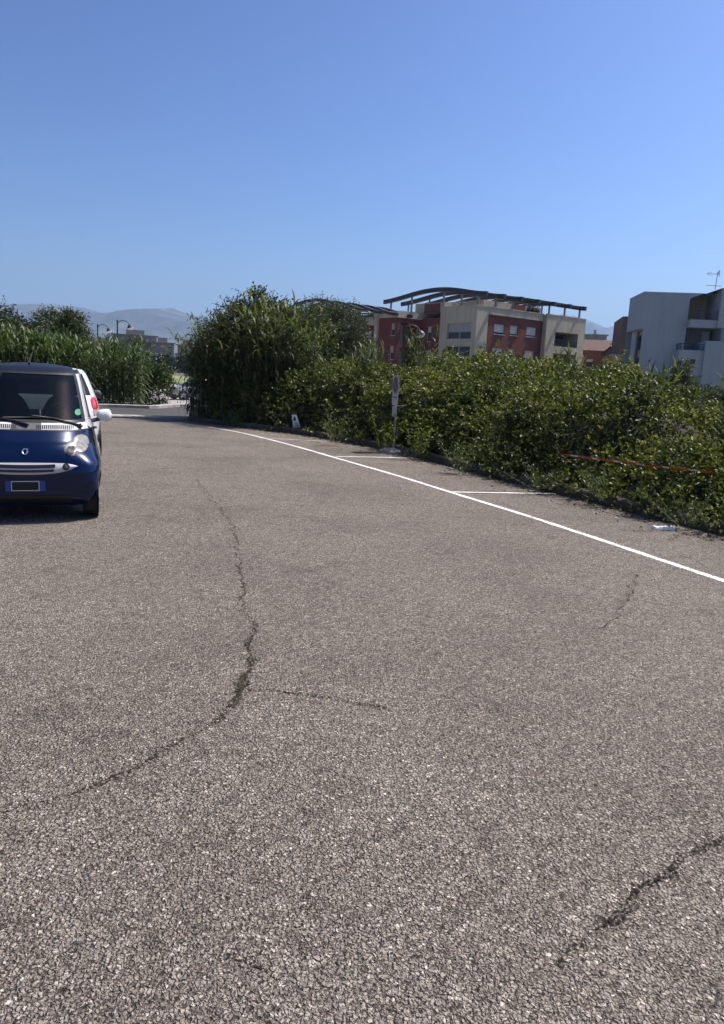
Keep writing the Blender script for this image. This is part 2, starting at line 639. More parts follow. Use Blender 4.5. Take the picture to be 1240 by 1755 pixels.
M['sign_red'] = plain('faded sign red', (0.30, 0.12, 0.11), 0.55)
M['sign_blue'] = plain('faded sign blue', (0.07, 0.075, 0.16), 0.55)
M['galv'] = plain('galvanised tube', (0.34, 0.35, 0.35), 0.45, 0.6, var=0.15, scale=12)
M['paper'] = plain('white paper', (0.78, 0.77, 0.75), 0.8, var=0.06)
M['ink'] = plain('printed grey ink', (0.05, 0.05, 0.055), 0.8)
M['grey_ink'] = plain('printed pale ink', (0.34, 0.34, 0.37), 0.8)
M['tape_red'] = plain('red barrier tape', (0.45, 0.05, 0.035), 0.5)
M['tape_white'] = plain('white barrier tape', (0.55, 0.46, 0.42), 0.5)
M['lamp_white'] = plain('frosted lamp bowl', (0.78, 0.78, 0.76), 0.25)
M['bark'] = plain('bark', (0.10, 0.075, 0.055), 0.95, var=0.4, scale=8, bump=0.6)
M['cane_stem'] = plain('cane stem', (0.19, 0.19, 0.075), 0.6, var=0.35, scale=5)
M['bramble_stem'] = plain('bramble stem', (0.085, 0.06, 0.04), 0.8, var=0.4)
M['shade_core'] = plain('shaded inner growth', (0.030, 0.028, 0.016), 0.95, var=0.5, scale=7)  # hedge core: the inner shade is put into this dark colour
M['bramble'] = leaf_mat('bramble leaf', (0.042, 0.058, 0.015), (0.098, 0.117, 0.030), (0.22, 0.22, 0.085), 0.36, rough=0.45, spec=0.4, big=0.95)
M['cane'] = leaf_mat('cane leaf', (0.034, 0.052, 0.018), (0.072, 0.098, 0.032), (0.17, 0.175, 0.075), 0.35, rough=0.5, spec=0.28)
M['reed'] = leaf_mat('reed leaf', (0.028, 0.06, 0.013), (0.052, 0.086, 0.022), (0.115, 0.14, 0.05), 0.24, rough=0.5, spec=0.28)
M['olive'] = leaf_mat('olive grey leaf', (0.030, 0.044, 0.020), (0.055, 0.075, 0.034), (0.10, 0.12, 0.065), 0.2, rough=0.45)
M['tree_leaf'] = leaf_mat('broad tree leaf', (0.034, 0.050, 0.018), (0.062, 0.085, 0.026), (0.11, 0.125, 0.045), 0.28)
M['shrub_leaf'] = leaf_mat('dark shrub leaf', (0.022, 0.034, 0.014), (0.038, 0.058, 0.02), (0.07, 0.085, 0.035), 0.2)
M['far_leaf'] = leaf_mat('far tree leaf', (0.020, 0.032, 0.014), (0.034, 0.05, 0.02), (0.055, 0.07, 0.03), 0.15)
M['weed'] = leaf_mat('weed leaf', (0.05, 0.07, 0.022), (0.09, 0.115, 0.04), (0.16, 0.17, 0.075), 0.35)
M['lime'] = leaf_mat('bright weed leaf', (0.085, 0.12, 0.015), (0.15, 0.19, 0.03), (0.22, 0.24, 0.05), 0.4)
M['hills'] = None


def earth_mat():
    m, nt, p, out = nodes_of('dry earth and grass')
    n = noise(nt, 0.05, 6, 0.6)
    r = ramp(nt, n.outputs['Fac'], [(0.35, (0.055, 0.075, 0.028)), (0.5, (0.10, 0.105, 0.045)), (0.65, (0.20, 0.165, 0.115))])
    n2 = noise(nt, 2.5, 6, 0.65)
    r2 = ramp(nt, n2.outputs['Fac'], [(0.3, (0.7, 0.7, 0.7)), (0.7, (1.2, 1.15, 1.1))])
    c = mixc(nt, 1.0, r.outputs[0], r2.outputs[0], 'MULTIPLY')
    nt.links.new(c, p.inputs['Base Color'])
    p.inputs['Roughness'].default_value = 0.95
    return m


def hill_mat():
    m, nt, p, out = nodes_of('hill scrub and rock')
    n = noise(nt, 0.004, 10, 0.68)
    r = ramp(nt, n.outputs['Fac'], [(0.40, (0.022, 0.032, 0.018)), (0.55, (0.05, 0.055, 0.035)), (0.68, (0.17, 0.16, 0.14))])
    nt.links.new(r.outputs[0], p.inputs['Base Color'])
    p.inputs['Roughness'].default_value = 1.0
    return m


M['earth'] = earth_mat()
M['hill'] = hill_mat()


# ------------------------------------------------------------------ numpy noise
def vnoise(P, seed=0):
    P = np.asarray(P, float)
    i = np.floor(P).astype(np.int64)
    f = P - i
    f = f * f * (3 - 2 * f)

    def h(a):
        n = (a[..., 0] * 374761393 + a[..., 1] * 668265263 + a[..., 2] * 2147483647 + seed * 974711) & 0x7fffffff
        n = ((n ^ (n >> 13)) * 1274126177) & 0x7fffffff
        n = n ^ (n >> 16)
        return (n & 0xffff) / 65535.0
    r = 0
    for dx in (0, 1):
        for dy in (0, 1):
            for dz in (0, 1):
                w = (f[..., 0] if dx else 1 - f[..., 0]) * (f[..., 1] if dy else 1 - f[..., 1]) * (f[..., 2] if dz else 1 - f[..., 2])
                r = r + w * h(i + np.array([dx, dy, dz]))
    return r


def fbm(P, o=4, seed=0):
    P = np.asarray(P, float)
    s, a, t = 0, 0.5, 0
    for k in range(o):
        s = s + a * vnoise(P * 2 ** k, seed + k)
        t += a
        a *= 0.5
    return s / t


def ground_z(x, y):
    t = np.clip((np.asarray(y, float) - 32.5) / 9.0, 0, 1)
    return -0.03 - 0.6 * t * t * (3 - 2 * t)


def resample(pts, step):
    pts = np.asarray(pts, float)
    d = np.r_[0, np.cumsum(np.linalg.norm(np.diff(pts, axis=0), axis=1))]
    n = max(2, int(d[-1] / step) + 1)
    s = np.linspace(0, d[-1], n)
    return np.stack([np.interp(s, d, pts[:, k]) for k in range(pts.shape[1])], 1), s


def smooth_line(pts, it=3):
    """Chaikin corner cutting on a 2-D/3-D polyline, ends kept"""
    p = np.asarray(pts, float)
    for _ in range(it):
        q = [p[0]]
        for a, b in zip(p[:-1], p[1:]):
            q += [a * .75 + b * .25, a * .25 + b * .75]
        q.append(p[-1])
        p = np.array(q)
    return p


def normals2(p):
    t = np.gradient(p[:, :2], axis=0)
    t /= np.linalg.norm(t, axis=1)[:, None] + 1e-9
    return t, np.stack([t[:, 1], -t[:, 0]], 1)      # right-hand normal


def ribbon(name, pts, width, z, mat, jitter=0.0, kind='structure', step=0.05, wvar=0.0, smooth_it=2):
    p, s = resample(smooth_line(np.asarray(pts)[:, :2], smooth_it) if smooth_it else np.asarray(pts)[:, :2], step)
    t, n = normals2(p)
    if jitter:
        a = fbm(np.stack([s * 9, s * 0, s * 0 + 3.1], 1), 4, int(abs(s[-1] * 100)) % 97) - 0.5
        p = p + n * (a * jitter * 2)[:, None]
    w = np.full(len(p), width)
    if wvar:
        w = width * (1 + wvar * 2 * (fbm(np.stack([s * 6, s * 0 + 7, s * 0], 1), 3, 5) - 0.5))
    offs = np.array([-0.5, -0.3, -0.06, 0.06, 0.3, 0.5])
    ev = [-0.15, 0.12, 0.12, 0.12, 0.12, -0.15] if 'line' in name or 'divider' in name else [0.0, 0.35, 1.0, 1.0, 0.35, 0.0]
    V = p[:, None, :] + n[:, None, :] * (offs[None, :, None] * w[:, None, None])
    V = np.concatenate([V, np.full(V.shape[:2] + (1,), z)], 2)
    a, b = V.shape[:2]
    idx = np.arange(a * b).reshape(a, b)
    F = np.stack([idx[:-1, :-1], idx[:-1, 1:], idx[1:, 1:], idx[1:, :-1]], -1).reshape(-1, 4)
    o = arr_mesh(name, V, F, mat)
    at = o.data.attributes.new('edge', 'FLOAT', 'POINT')
    at.data.foreach_set('value', np.tile(np.array(ev, np.float32), a))
    if kind:
        o['kind'] = kind
    return o


def strip_solid(name, pts, w0, w1, z0, z1, mat, kind='structure', step=0.5, it=2, bevel=0.02):
    """a kerb: a rectangular section swept along a line; offsets w0..w1 to the right of it"""
    p, s = resample(smooth_line(np.asarray(pts)[:, :2], it), step)
    t, n = normals2(p)
    sec = [(w0, z0), (w0, z1 - bevel), (w0 + bevel, z1), (w1 - bevel, z1), (w1, z1 - bevel), (w1, z0)]
    V = np.array([[(*(p[i] + n[i] * a), z) for a, z in sec] for i in range(len(p))])
    mb = MB()
    mb.grid(V)
    o = mb.build(name, mat)
    if kind:
        o['kind'] = kind
    return o


# ------------------------------------------------------------------ ground, lot, roads
ang = np.linspace(0, 2 * math.pi, 97)[:-1]
rad = np.r_[0.0, np.geomspace(2, 10500, 90)]
gx = rad[:, None] * np.cos(ang)[None]
gy = rad[:, None] * np.sin(ang)[None]
mb = MB()
mb.grid(np.stack([gx, gy, ground_z(gx, gy)], 2), closed=True)
tag(mb.build('ground', M['earth'], smooth=True), kind='structure')

KERB = [gnd(322, 722), gnd(400, 731), gnd(510, 744), gnd(600, 758), gnd(700, 780), gnd(850, 820), gnd(1000, 857), gnd(1120, 888), gnd(1240, 918), (5.55, 5.4, 0), (6.9, 2.2, 0), (8.3, -1.5, 0), (10.0, -6.0, 0)]
KERB = np.array([np.array(p)[:2] for p in KERB])
NEAR_EDGE = np.array([[-42, 9.0], [-22, 17.4], gnd(40, 711)[:2], gnd(175, 716)[:2], gnd(250, 718)[:2], gnd(322, 720)[:2]])
mb = MB()
outline = [tuple(p) for p in NEAR_EDGE] + [tuple(p) for p in KERB] + [(10, -25), (-60, -25), (-60, 5)]
import mathutils
tri = mathutils.geometry.tessellate_polygon([[Vector((*p, 0)) for p in outline]])
mb.v = [(p[0], p[1], 0.0) for p in outline]
for t_ in tri:
    a, b, c = (Vector(mb.v[i]) for i in t_)
    mb.f.append(tuple(t_) if (b - a).cross(c - a).z > 0 else tuple(reversed(t_)))
    mb.m.append(0)
tag(mb.build('parking_lot', M['lot']), kind='structure')

FAR_EDGE = np.array([[-40, 14.5], [-24, 20.6], gnd(40, 697)[:2], gnd(165, 697.5)[:2], gnd(225, 699)[:2], gnd(268, 701)[:2], gnd(288, 698)[:2], gnd(312, 697)[:2], gnd(345, 698)[:2], (-4.0, 34.5), (2.0, 40.0), (20, 57)])
mb = MB()
ne = np.vstack([NEAR_EDGE[:-1], [NEAR_EDGE[-1]], [[-3.5, 24.6]], [[1, 28.5]], [[8, 36]], [[22, 52]]])
A_, _ = resample(smooth_line(ne), 0.5)
B_, _ = resample(smooth_line(FAR_EDGE), 0.5)
u = np.linspace(0, 1, 80)
Ai = np.stack([np.interp(u * (len(A_) - 1), np.arange(len(A_)), A_[:, k]) for k in (0, 1)], 1)
Bi = np.stack([np.interp(u * (len(B_) - 1), np.arange(len(B_)), B_[:, k]) for k in (0, 1)], 1)
mb.grid(np.stack([np.c_[Ai, np.full(80, -0.008)], np.c_[Bi, np.full(80, -0.008)]], 0)[::-1])
tag(mb.build('road', M['road']), kind='structure')
strip_solid('kerb_stone', NEAR_EDGE, -0.75, -0.05, -0.05, 0.07, M['concrete'])
strip_solid('kerb_stone', FAR_EDGE, -0.28, -0.02, -0.05, 0.11, M['concrete'])
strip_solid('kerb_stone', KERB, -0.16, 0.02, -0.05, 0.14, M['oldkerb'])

# painted bay markings
LINE = [gnd(318, 727), gnd(350, 731), gnd(385, 736.5), gnd(420, 743), gnd(500, 763), gnd(578, 786), gnd(680, 815), gnd(778, 846), gnd(890, 880), gnd(1000, 916), gnd(1120, 956), gnd(1240, 996), gnd(1500, 1083)]
ribbon('bay_line', LINE, 0.10, 0.004, M['white_paint'])
ribbon('bay_divider', [gnd(772, 844), gnd(870, 845.5), gnd(966, 847)], 0.085, 0.008, M['white_paint'], smooth_it=0)
ribbon('bay_divider', [gnd(575, 783), gnd(640, 784), gnd(710, 786)], 0.09, 0.008, M['white_paint'], smooth_it=0)
ribbon('bay_divider', [gnd(443, 751), gnd(500, 754), gnd(560, 757)], 0.09, 0.008, M['thin_paint'], smooth_it=0)


def G(*pix):
    return [gnd(x, y) for x, y in pix]


ribbon('asphalt_crack', G((335, 818), (352, 842), (374, 868), (386, 888), (402, 905), (404, 945), (414, 1000), (412, 1046)), 0.07, 0.003, M['faint_crack'], 0.06, step=0.02, wvar=0.8, smooth_it=1)
ribbon('asphalt_crack', G((410, 1046), (430, 1054), (437, 1080), (426, 1100), (431, 1132), (413, 1186), (383, 1232)), 0.068, 0.003, M['crack'], 0.03, step=0.01, wvar=0.9, smooth_it=1)
ribbon('asphalt_crack', G((383, 1230), (350, 1255), (292, 1275), (236, 1312), (170, 1345), (60, 1378), (-30, 1398)), 0.057, 0.003, M['faint_crack'], 0.03, step=0.01, wvar=0.9, smooth_it=1)
ribbon('asphalt_crack', G((424, 1182), (500, 1186), (560, 1196), (610, 1206), (668, 1216)), 0.052, 0.0045, M['crack'], 0.03, step=0.01, wvar=0.9, smooth_it=1)
ribbon('asphalt_crack', G((1300, 1405), (1240, 1437), (1200, 1454), (1130, 1500), (1085, 1528), (1062, 1570), (1020, 1592), (975, 1626), (948, 1652)), 0.068, 0.003, M['crack'], 0.02, step=0.008, wvar=1.0, smooth_it=1)
ribbon('asphalt_crack', G((1090, 985), (1075, 1030), (1048, 1062), (1020, 1080)), 0.057, 0.003, M['faint_crack'], 0.06, step=0.02, wvar=1.0, smooth_it=1)
ribbon('asphalt_crack', G((375, 1625), (430, 1650), (470, 1672)), 0.036, 0.003, M['crack'], 0.02, step=0.008, wvar=1.0, smooth_it=1)
ribbon('crack_moss', G((433, 1128), (422, 1160), (412, 1188), (395, 1212)), 0.099, 0.006, M['moss'], 0.03, step=0.01, wvar=0.9, smooth_it=1)
ribbon('crack_moss', G((1150, 1490), (1090, 1525), (1068, 1562), (1030, 1588)), 0.081, 0.006, M['crack'], 0.03, step=0.01, wvar=1.0, smooth_it=1)


# ------------------------------------------------------------------ hills
def ridge(name, prof, dist, thick, seed):
    """prof: list of (azimuth tangent X/Y, height). A range of hills with a noisy crest"""
    az = np.array([p[0] for p in prof])
    hh = np.array([p[1] for p in prof])
    n = 520
    a = np.linspace(az[0], az[-1], n)
    crest = np.interp(a, az, hh)
    rows = []
    for k, f in enumerate(np.linspace(0, 1, 60)):
        Y = dist - thick * (1 - f) + 0 * a
        X = a * dist
        e = math.sin(f * math.pi / 2) ** 1.25
        P = np.stack([X / 900.0, Y / 900.0, 0 * a], 1)
        nz = fbm(P, 5, seed) - 0.5
        rg = 1 - 2 * np.abs(fbm(P * [1.8, 0.7, 1] + 5, 4, seed + 4) - 0.5)
        z = crest * e * (1 + (0.6 * nz + 0.55 * (rg - 0.75)) * (1 - f ** 4)) + crest * 0.09 * (fbm(P * 3.2, 4, seed + 9) - 0.5) * f
        z = np.minimum(z, crest * (0.55 + 0.45 * f))
        rows.append(np.stack([X, Y, z - 3], 1))
    back = rows[-1].copy()
    back[:, 1] += thick * 0.6
    back[:, 2] = -5
    rows.append(back)
    mb = MB()
    mb.grid(np.array(rows))
    return tag(mb.build(name, M['hill'], smooth=True), kind='structure')


ridge('hills', [(-0.75, 260), (-0.62, 380), (-0.5, 470), (-0.42, 525), (-0.385, 508), (-0.36, 470), (-0.33, 478), (-0.30, 490), (-0.285, 520), (-0.265, 545), (-0.24, 490), (-0.2, 440), (-0.12, 420), (-0.02, 480), (0.03, 590), (0.07, 640), (0.12, 520), (0.2, 360), (0.3, 200)], 7000, 2600, 3)
ridge('hills', [(0.12, 300), (0.18, 560), (0.22, 760), (0.245, 850), (0.258, 868), (0.275, 800), (0.295, 745), (0.312, 715), (0.325, 755), (0.34, 775), (0.37, 830), (0.42, 860), (0.5, 700), (0.65, 450), (0.8, 300)], 9000, 2400, 21)


# ------------------------------------------------------------------ building helpers
def wall(mb, O, U, N, s0, s1, z0, z1, holes=(), depth=0.2, mi=0):
    """rectangular wall in plane O + s*U + z, outward normal N; holes = (s0,s1,z0,z1[,depth]) with reveals"""
    O, U, N = (np.array(v, float) for v in (O, U, N))
    up = np.array([0, 0, 1.0])
    ss = sorted({s0, s1, *[h[0] for h in holes], *[h[1] for h in holes]})
    zs = sorted({z0, z1, *[h[2] for h in holes], *[h[3] for h in holes]})
    ss = [s for s in ss if s0 <= s <= s1]
    zs = [z for z in zs if z0 <= z <= z1]
    pt = lambda s, z, d=0.0: O + U * s + up * z - N * d
    for a, b in zip(ss[:-1], ss[1:]):
        for c, d in zip(zs[:-1], zs[1:]):
            m_s, m_z = (a + b) / 2, (c + d) / 2
            if any(h[0] < m_s < h[1] and h[2] < m_z < h[3] for h in holes):
                continue
            mb.quad(pt(a, c), pt(b, c), pt(b, d), pt(a, d), mi)
    for h in holes:
        dp = h[4] if len(h) > 4 else depth
        a, b, c, d = h[:4]
        mb.quad(pt(a, c), pt(a, c, dp), pt(a, d, dp), pt(a, d), mi)
        mb.quad(pt(b, c), pt(b, d), pt(b, d, dp), pt(b, c, dp), mi)
        mb.quad(pt(a, c), pt(b, c), pt(b, c, dp), pt(a, c, dp), mi)
        mb.quad(pt(a, d), pt(a, d, dp), pt(b, d, dp), pt(b, d), mi)


def slab(mb, O, U, N, s0, s1, z0, z1, d0, d1, mi=0):
    """box given in wall coordinates; d = distance behind the wall plane (negative = proud)"""
    O, U, N = (np.array(v, float) for v in (O, U, N))
    up = np.array([0, 0, 1.0])
    pt = lambda s, z, d: O + U * s + up * z - N * d
    c = [pt(s0, z0, d0), pt(s1, z0, d0), pt(s1, z0, d1), pt(s0, z0, d1), pt(s0, z1, d0), pt(s1, z1, d0), pt(s1, z1, d1), pt(s0, z1, d1)]
    n = len(mb.v)
    mb.v += [tuple(p) for p in c]
    for f in ((0, 3, 2, 1), (4, 5, 6, 7), (0, 1, 5, 4), (1, 2, 6, 5), (2, 3, 7, 6), (3, 0, 4, 7)):
        mb.f.append(tuple(n + i for i in f))
        mb.m.append(mi)


def window(parent, O, U, N, s0, s1, z0, z1, depth=0.18, closed=0.78, shut=None, mullion=False):
    """frame (the part) with a pane and a roller shutter as sub-parts"""
    f = MB()
    t = 0.07
    d0, d1 = depth - 0.05, depth + 0.03
    slab(f, O, U, N, s0, s0 + t, z0, z1, d0, d1)
    slab(f, O, U, N, s1 - t, s1, z0, z1, d0, d1)
    slab(f, O, U, N, s0 + t, s1 - t, z0, z0 + t, d0, d1)
    slab(f, O, U, N, s0 + t, s1 - t, z1 - t, z1, d0, d1)
    slab(f, O, U, N, s0 - 0.06, s1 + 0.06, z0 - 0.07, z0 - 0.002, -0.06, depth)
    if mullion:
        mid = (s0 + s1) / 2
        slab(f, O, U, N, mid - 0.05, mid + 0.05, z0 + t, z1 - t, d0 - 0.03, d1)
    w = f.build('window', M['win_frame'], parent)
    p = MB()
    slab(p, O, U, N, s0 + t, s1 - t, z0 + t, z1 - t, depth, depth + 0.02)
    p.build('pane', M['win_glass'], w)
    if closed > 0:
        q = MB()
        zb = z1 - t - (z1 - z0 - 2 * t) * closed
        z = z1 - t
        while z > zb + 0.01:
            slab(q, O, U, N, s0 + t, s1 - t, max(zb, z - 0.055), z - 0.006, depth - 0.035, depth - 0.012)
            z -= 0.055
        q.build('shutter', shut or M['shutter'], w)
    return w


def railing(parent, O, U, N, s0, s1, z0, z1, mat, n=6, d=0.04, bars=2):
    r = MB()
    slab(r, O, U, N, s0, s1, z1 - 0.05, z1, d, d + 0.05)
    for k in range(n):
        s = s0 + (s1 - s0 - 0.05) * k / (n - 1)
        slab(r, O, U, N, s, s + 0.05, z0, z1 - 0.05, d + 0.002, d + 0.048)
    for b in range(bars):
        z = z0 + (z1 - z0) * (b + 1) / (bars + 1)
        slab(r, O, U, N, s0 + 0.05, s1 - 0.05, z, z + 0.015, d + 0.015, d + 0.035)
    return r.build('railing', mat, parent)


X_, Y_ = np.array([1.0, 0, 0]), np.array([0, 1.0, 0])
ZB = -0.7


def wave_beam(mb, x, y0, y1, base, w=0.38, h=0.52, amp=1.0, flip=False):
    ys = np.linspace(y0, y1, 33)
    u = (ys - y0) / (y1 - y0)
    prof_u = np.array([0, 0.1, 0.25, 0.38, 0.5, 0.63, 0.78, 0.88, 1.0])
    prof_z = np.array([0.0, 0.22, 0.72, 0.98, 1.0, 0.84, 0.45, 0.20, 0.0])
    z = base + amp * np.interp(u, prof_u, prof_z)
    k = np.ones(5) / 5
    z = np.convolve(np.pad(z, 2, mode='edge'), k, 'valid')
    sec = []
    for y, zz in zip(ys, z):
        sec.append([(x - w / 2, y, zz - h), (x + w / 2, y, zz - h), (x + w / 2, y, zz), (x - w / 2, y, zz)])
    n = len(mb.v)
    mb.grid(np.array(sec), closed=True)
    mb.f.append((n, n + 3, n + 2, n + 1))
    mb.m.append(0)
    e = len(mb.v) - 4
    mb.f.append((e, e + 1, e + 2, e + 3))
    mb.m.append(0)
    return lambda y: float(np.interp(y, ys, z)) - h


# ---- the brick and cream apartment block (local x along its long front, local y away from us)
def apartment_block():
    t = thing('apartment_building', 'cream and red brick apartment block under wavy dark roof beams, right of its twin', 'apartment building', (12.2936, 88.0, 0), math.radians(37))
    T = 10.4
    # front, cream parts
    mb = MB()
    F = dict(O=(0, 0, 0), U=X_, N=-Y_)
    wall(mb, **F, s0=0, s1=1.94, z0=ZB, z1=T)
    wall(mb, **F, s0=1.94, s1=11.95, z0=9.6, z1=T)
    # tower stands 0.5 m proud on the right, with two loggias
    TO = dict(O=(0, -0.5, 0), U=X_, N=-Y_)
    logs = [(13.75, 18.45, 6.66, 8.45, 1.9), (13.75, 18.45, 3.9, 5.75, 1.9), (13.75, 18.45, 0.9, 2.8, 1.9)]
    wall(mb, **TO, s0=11.95, s1=19.8, z0=ZB, z1=T, holes=logs)
    mb.quad((11.95, 0.15, ZB), (11.95, -0.5, ZB), (11.95, -0.5, T), (11.95, 0.15, T))
    wall(mb, (19.8, -0.5, 0), Y_, X_, 0, 14.5, ZB, T)
    # left end
    lh = [(0.75, 4.95, 6.62, 8.5, 0.7), (0.75, 4.9, 3.6, 5.8, 0.7), (0.75, 4.9, 0.8, 2.8, 0.7)]
    wall(mb, (0, 0, 0), Y_, -X_, 0, 6.3, ZB, T, holes=lh)
    wall(mb, (19.8, 14, 0), -X_, Y_, 0, 19.8, ZB, T)
    # parapet caps
    slab(mb, (0, -0.5, 0), X_, -Y_, 11.95, 19.8, T + 0.002, T + 0.12, -0.05, 0.3)
    slab(mb, (0, 0, 0), X_, -Y_, -0.05, 11.9, T + 0.002, T + 0.12, -0.05, 0.3)
    slab(mb, (0, 0.3, 0), Y_, -X_, 0, 6.0, T + 0.002, T + 0.12, -0.05, 0.3)
    mb.build('wall', M['cream'], t)
    # brick field of the front, set back 0.12
    BO = dict(O=(0, 0.12, 0), U=X_, N=-Y_)
    ws = [(3.2, 5.0, 7.4, 8.6), (6.0, 7.4, 7.45, 8.65), (9.0, 10.85, 7.5, 8.7), (3.2, 5.05, 4.6, 5.8), (6.0, 7.4, 4.62, 5.82), (9.0, 10.8, 4.6, 5.8), (3.2, 5.05, 1.6, 2.8), (6.0, 7.4, 1.6, 2.8), (9.0, 10.8, 1.6, 2.8)]
    b = MB()
    wall(b, **BO, s0=1.94, s1=11.95, z0=ZB, z1=9.6, holes=ws, depth=0.22)
    b.build('cladding', M['brick'], t)
    # brick flank of the recessed stair wing, left of the cream end
    b = MB()
    rw = [(2.2, 3.0, 6.4, 8.3, 0.25), (2.2, 3.0, 3.4, 5.3, 0.25)]
    wall(b, (0.6, 6.3, 0), Y_, -X_, 0, 9.0, ZB, 9.3, holes=rw)
    b.build('cladding', M['brick'], t)
    mb2 = MB()
    mb2.quad((1.94, 0, 9.6), (11.95, 0, 9.6), (11.95, 0.12, 9.6), (1.94, 0.12, 9.6))
    mb2.build('soffit', M['cream'], t)
    for i, (a, c, z0, z1) in enumerate(ws):
        window(t, **BO, s0=a, s1=c, z0=z0, z1=z1, depth=0.16, closed=[0.82, 0.86, 0.84, 1.0, 1.0, 1.0, 0.6, 1.0, 0.8][i])
    # glazed loggias in the left end
    E_ = dict(O=(0, 0, 0), U=Y_, N=-X_)
    for k, (a, c, z0, z1, d) in enumerate(lh):
        f = window(t, **E_, s0=a, s1=c, z0=z0, z1=z1, depth=0.3, closed=[0.62, 0.0, 0.0][k], shut=M['grey_shutter'], mullion=True)
        bal = MB()
        slab(bal, **E_, s0=a + 0.07, s1=c - 0.07, z0=z0 + 0.72, z1=z0 + 0.80, d0=0.2, d1=0.27)
        bal.build('rail', M['dark_steel'], f)
    for a, c, z0, z1, d in rw:
        window(t, (0.6, 6.3, 0), Y_, -X_, a, c, z0, z1, depth=0.2, closed=0.4)
    # loggia interiors
    for k, (a, c, z0, z1, d) in enumerate(logs):
        bk = MB()
        slab(bk, **TO, s0=a, s1=c, z0=z0, z1=z1, d0=1.902, d1=2.0)
        bw = bk.build('back_wall', M['brown_wall'] if k == 0 else M['beige'], t)
        dm = MB()
        slab(dm, **TO, s0=a + 0.6, s1=a + 1.5, z0=z0 + 0.02, z1=z1 - 0.1, d0=1.85, d1=1.895)
        dm.build('door', M['shutter'], bw)
        wm = MB()
        slab(wm, **TO, s0=a + 2.3, s1=a + 3.9, z0=z0 + 0.5, z1=z1 - 0.2, d0=1.85, d1=1.895)
        wm.build('pane', M['win_glass'], bw)
        railing(t, **TO, s0=a + 0.02, s1=c - 0.02, z0=z0, z1=z0 + 0.85, mat=M['dark_steel'], n=14)
    # roof deck and the set-back penthouse
    r = MB()
    r.quad((0.3, 0.3, 9.9), (19.5, 0.3, 9.9), (19.5, 13.7, 9.9), (0.3, 13.7, 9.9))
    r.build('roof_deck', M['flat_roof'], t)
    P = MB()
    P.box(3.6, 14.2, 2.6, 12.5, 9.902, 11.55)
    P.box(-1.2 + 1.9, 3.2, 6.6, 12.0, 9.902, 11.2)
    ph = P.build('penthouse', M['cream'], t)
    q = MB()
    q.box(9.0, 11.2, 2.55, 2.598, 10.3, 11.54)
    q.build('brick_panel', M['brick'], ph)
    q = MB()
    q.box(0.66, 0.698, 7.2, 10.2, 9.95, 11.1)
    q.build('brick_panel', M['brick'], ph)
    q = MB()
    q.box(12.6, 13.7, 2.55, 2.598, 10.5, 11.15)
    q.build('pane', M['win_glass'], ph)
    # beams and posts
    for k in range(7):
        x = 0.2 + k * 3.06
        m_ = MB()
        y1 = 18.0 if k < 4 else 15.5
        fz = wave_beam(m_, x, -1.2, y1, 11.92, amp=1.0)
        bm = m_.build('roof_beam', M['beam'], t)
        for y in (0.22 if x < 11.9 else -0.28, 6.1, 12.2, y1 - 1.5):
            pm = MB()
            zb = 10.5 if y < 7 else 9.7
            pm.box(x - 0.09, x + 0.09, y - 0.09, y + 0.09, zb, fz(y) - 0.002)
            pm.build('post', M['steel'], bm)
    g = MB()
    for j, y in enumerate(np.linspace(-0.6, 1.6, 5)):
        z = 12.18 + 0.14 * (y + 0.6)
        g.box(0.42, 18.4, y, y + 0.09, z - 0.35, z - 0.27)
    g.build('roof_batten', M['beam'], t)
    # terrace shrubs in a box on the parapet
    rng = np.random.default_rng(5)
    n = 900
    p = np.stack([rng.uniform(9.0, 11.2, n), rng.uniform(0.05, 0.5, n), 10.45 + rng.gamma(2, 0.16, n).clip(0, 0.9)], 1)
    V, Fq = leaf_quads(p, rng.normal(0, 1, (n, 3)) + [0, 0, 0.6], 0.16, 0.09, rng)
    arr_mesh('planter_shrub', V, Fq, M['shrub_leaf'], t)
    return t


def leaf_quads(p, d, ln, wd, rng, fold=0.25):
    """one folded diamond leaf (two triangles share the midrib) at each point p pointing along d"""
    n = len(p)
    d = d / (np.linalg.norm(d, axis=1)[:, None] + 1e-9)
    r = rng.normal(0, 1, (n, 3))
    side = np.cross(d, r)
    side /= np.linalg.norm(side, axis=1)[:, None] + 1e-9
    # turn the blade so that most faces look upwards
    nrm = np.cross(side, d)
    flip = np.where(nrm[:, 2] < 0, -1.0, 1.0)[:, None]
    nrm = nrm * flip
    L = (ln * rng.uniform(0.6, 1.3, n))[:, None]
    W = (wd * rng.uniform(0.7, 1.25, n))[:, None]
    a = p
    tip = p + d * L - nrm * L * 0.12
    midp = p + d * L * 0.45
    l_ = midp + side * W * 0.5 + nrm * W * fold
    r_ = midp - side * W * 0.5 + nrm * W * fold
    V = np.stack([a, l_, tip, r_], 1).reshape(-1, 3)
    i = np.arange(n)[:, None] * 4
    Fc = np.concatenate([i + [0, 2, 1], i + [0, 3, 2]], 1).reshape(-1, 3)
    return V, Fc


apt = apartment_block()


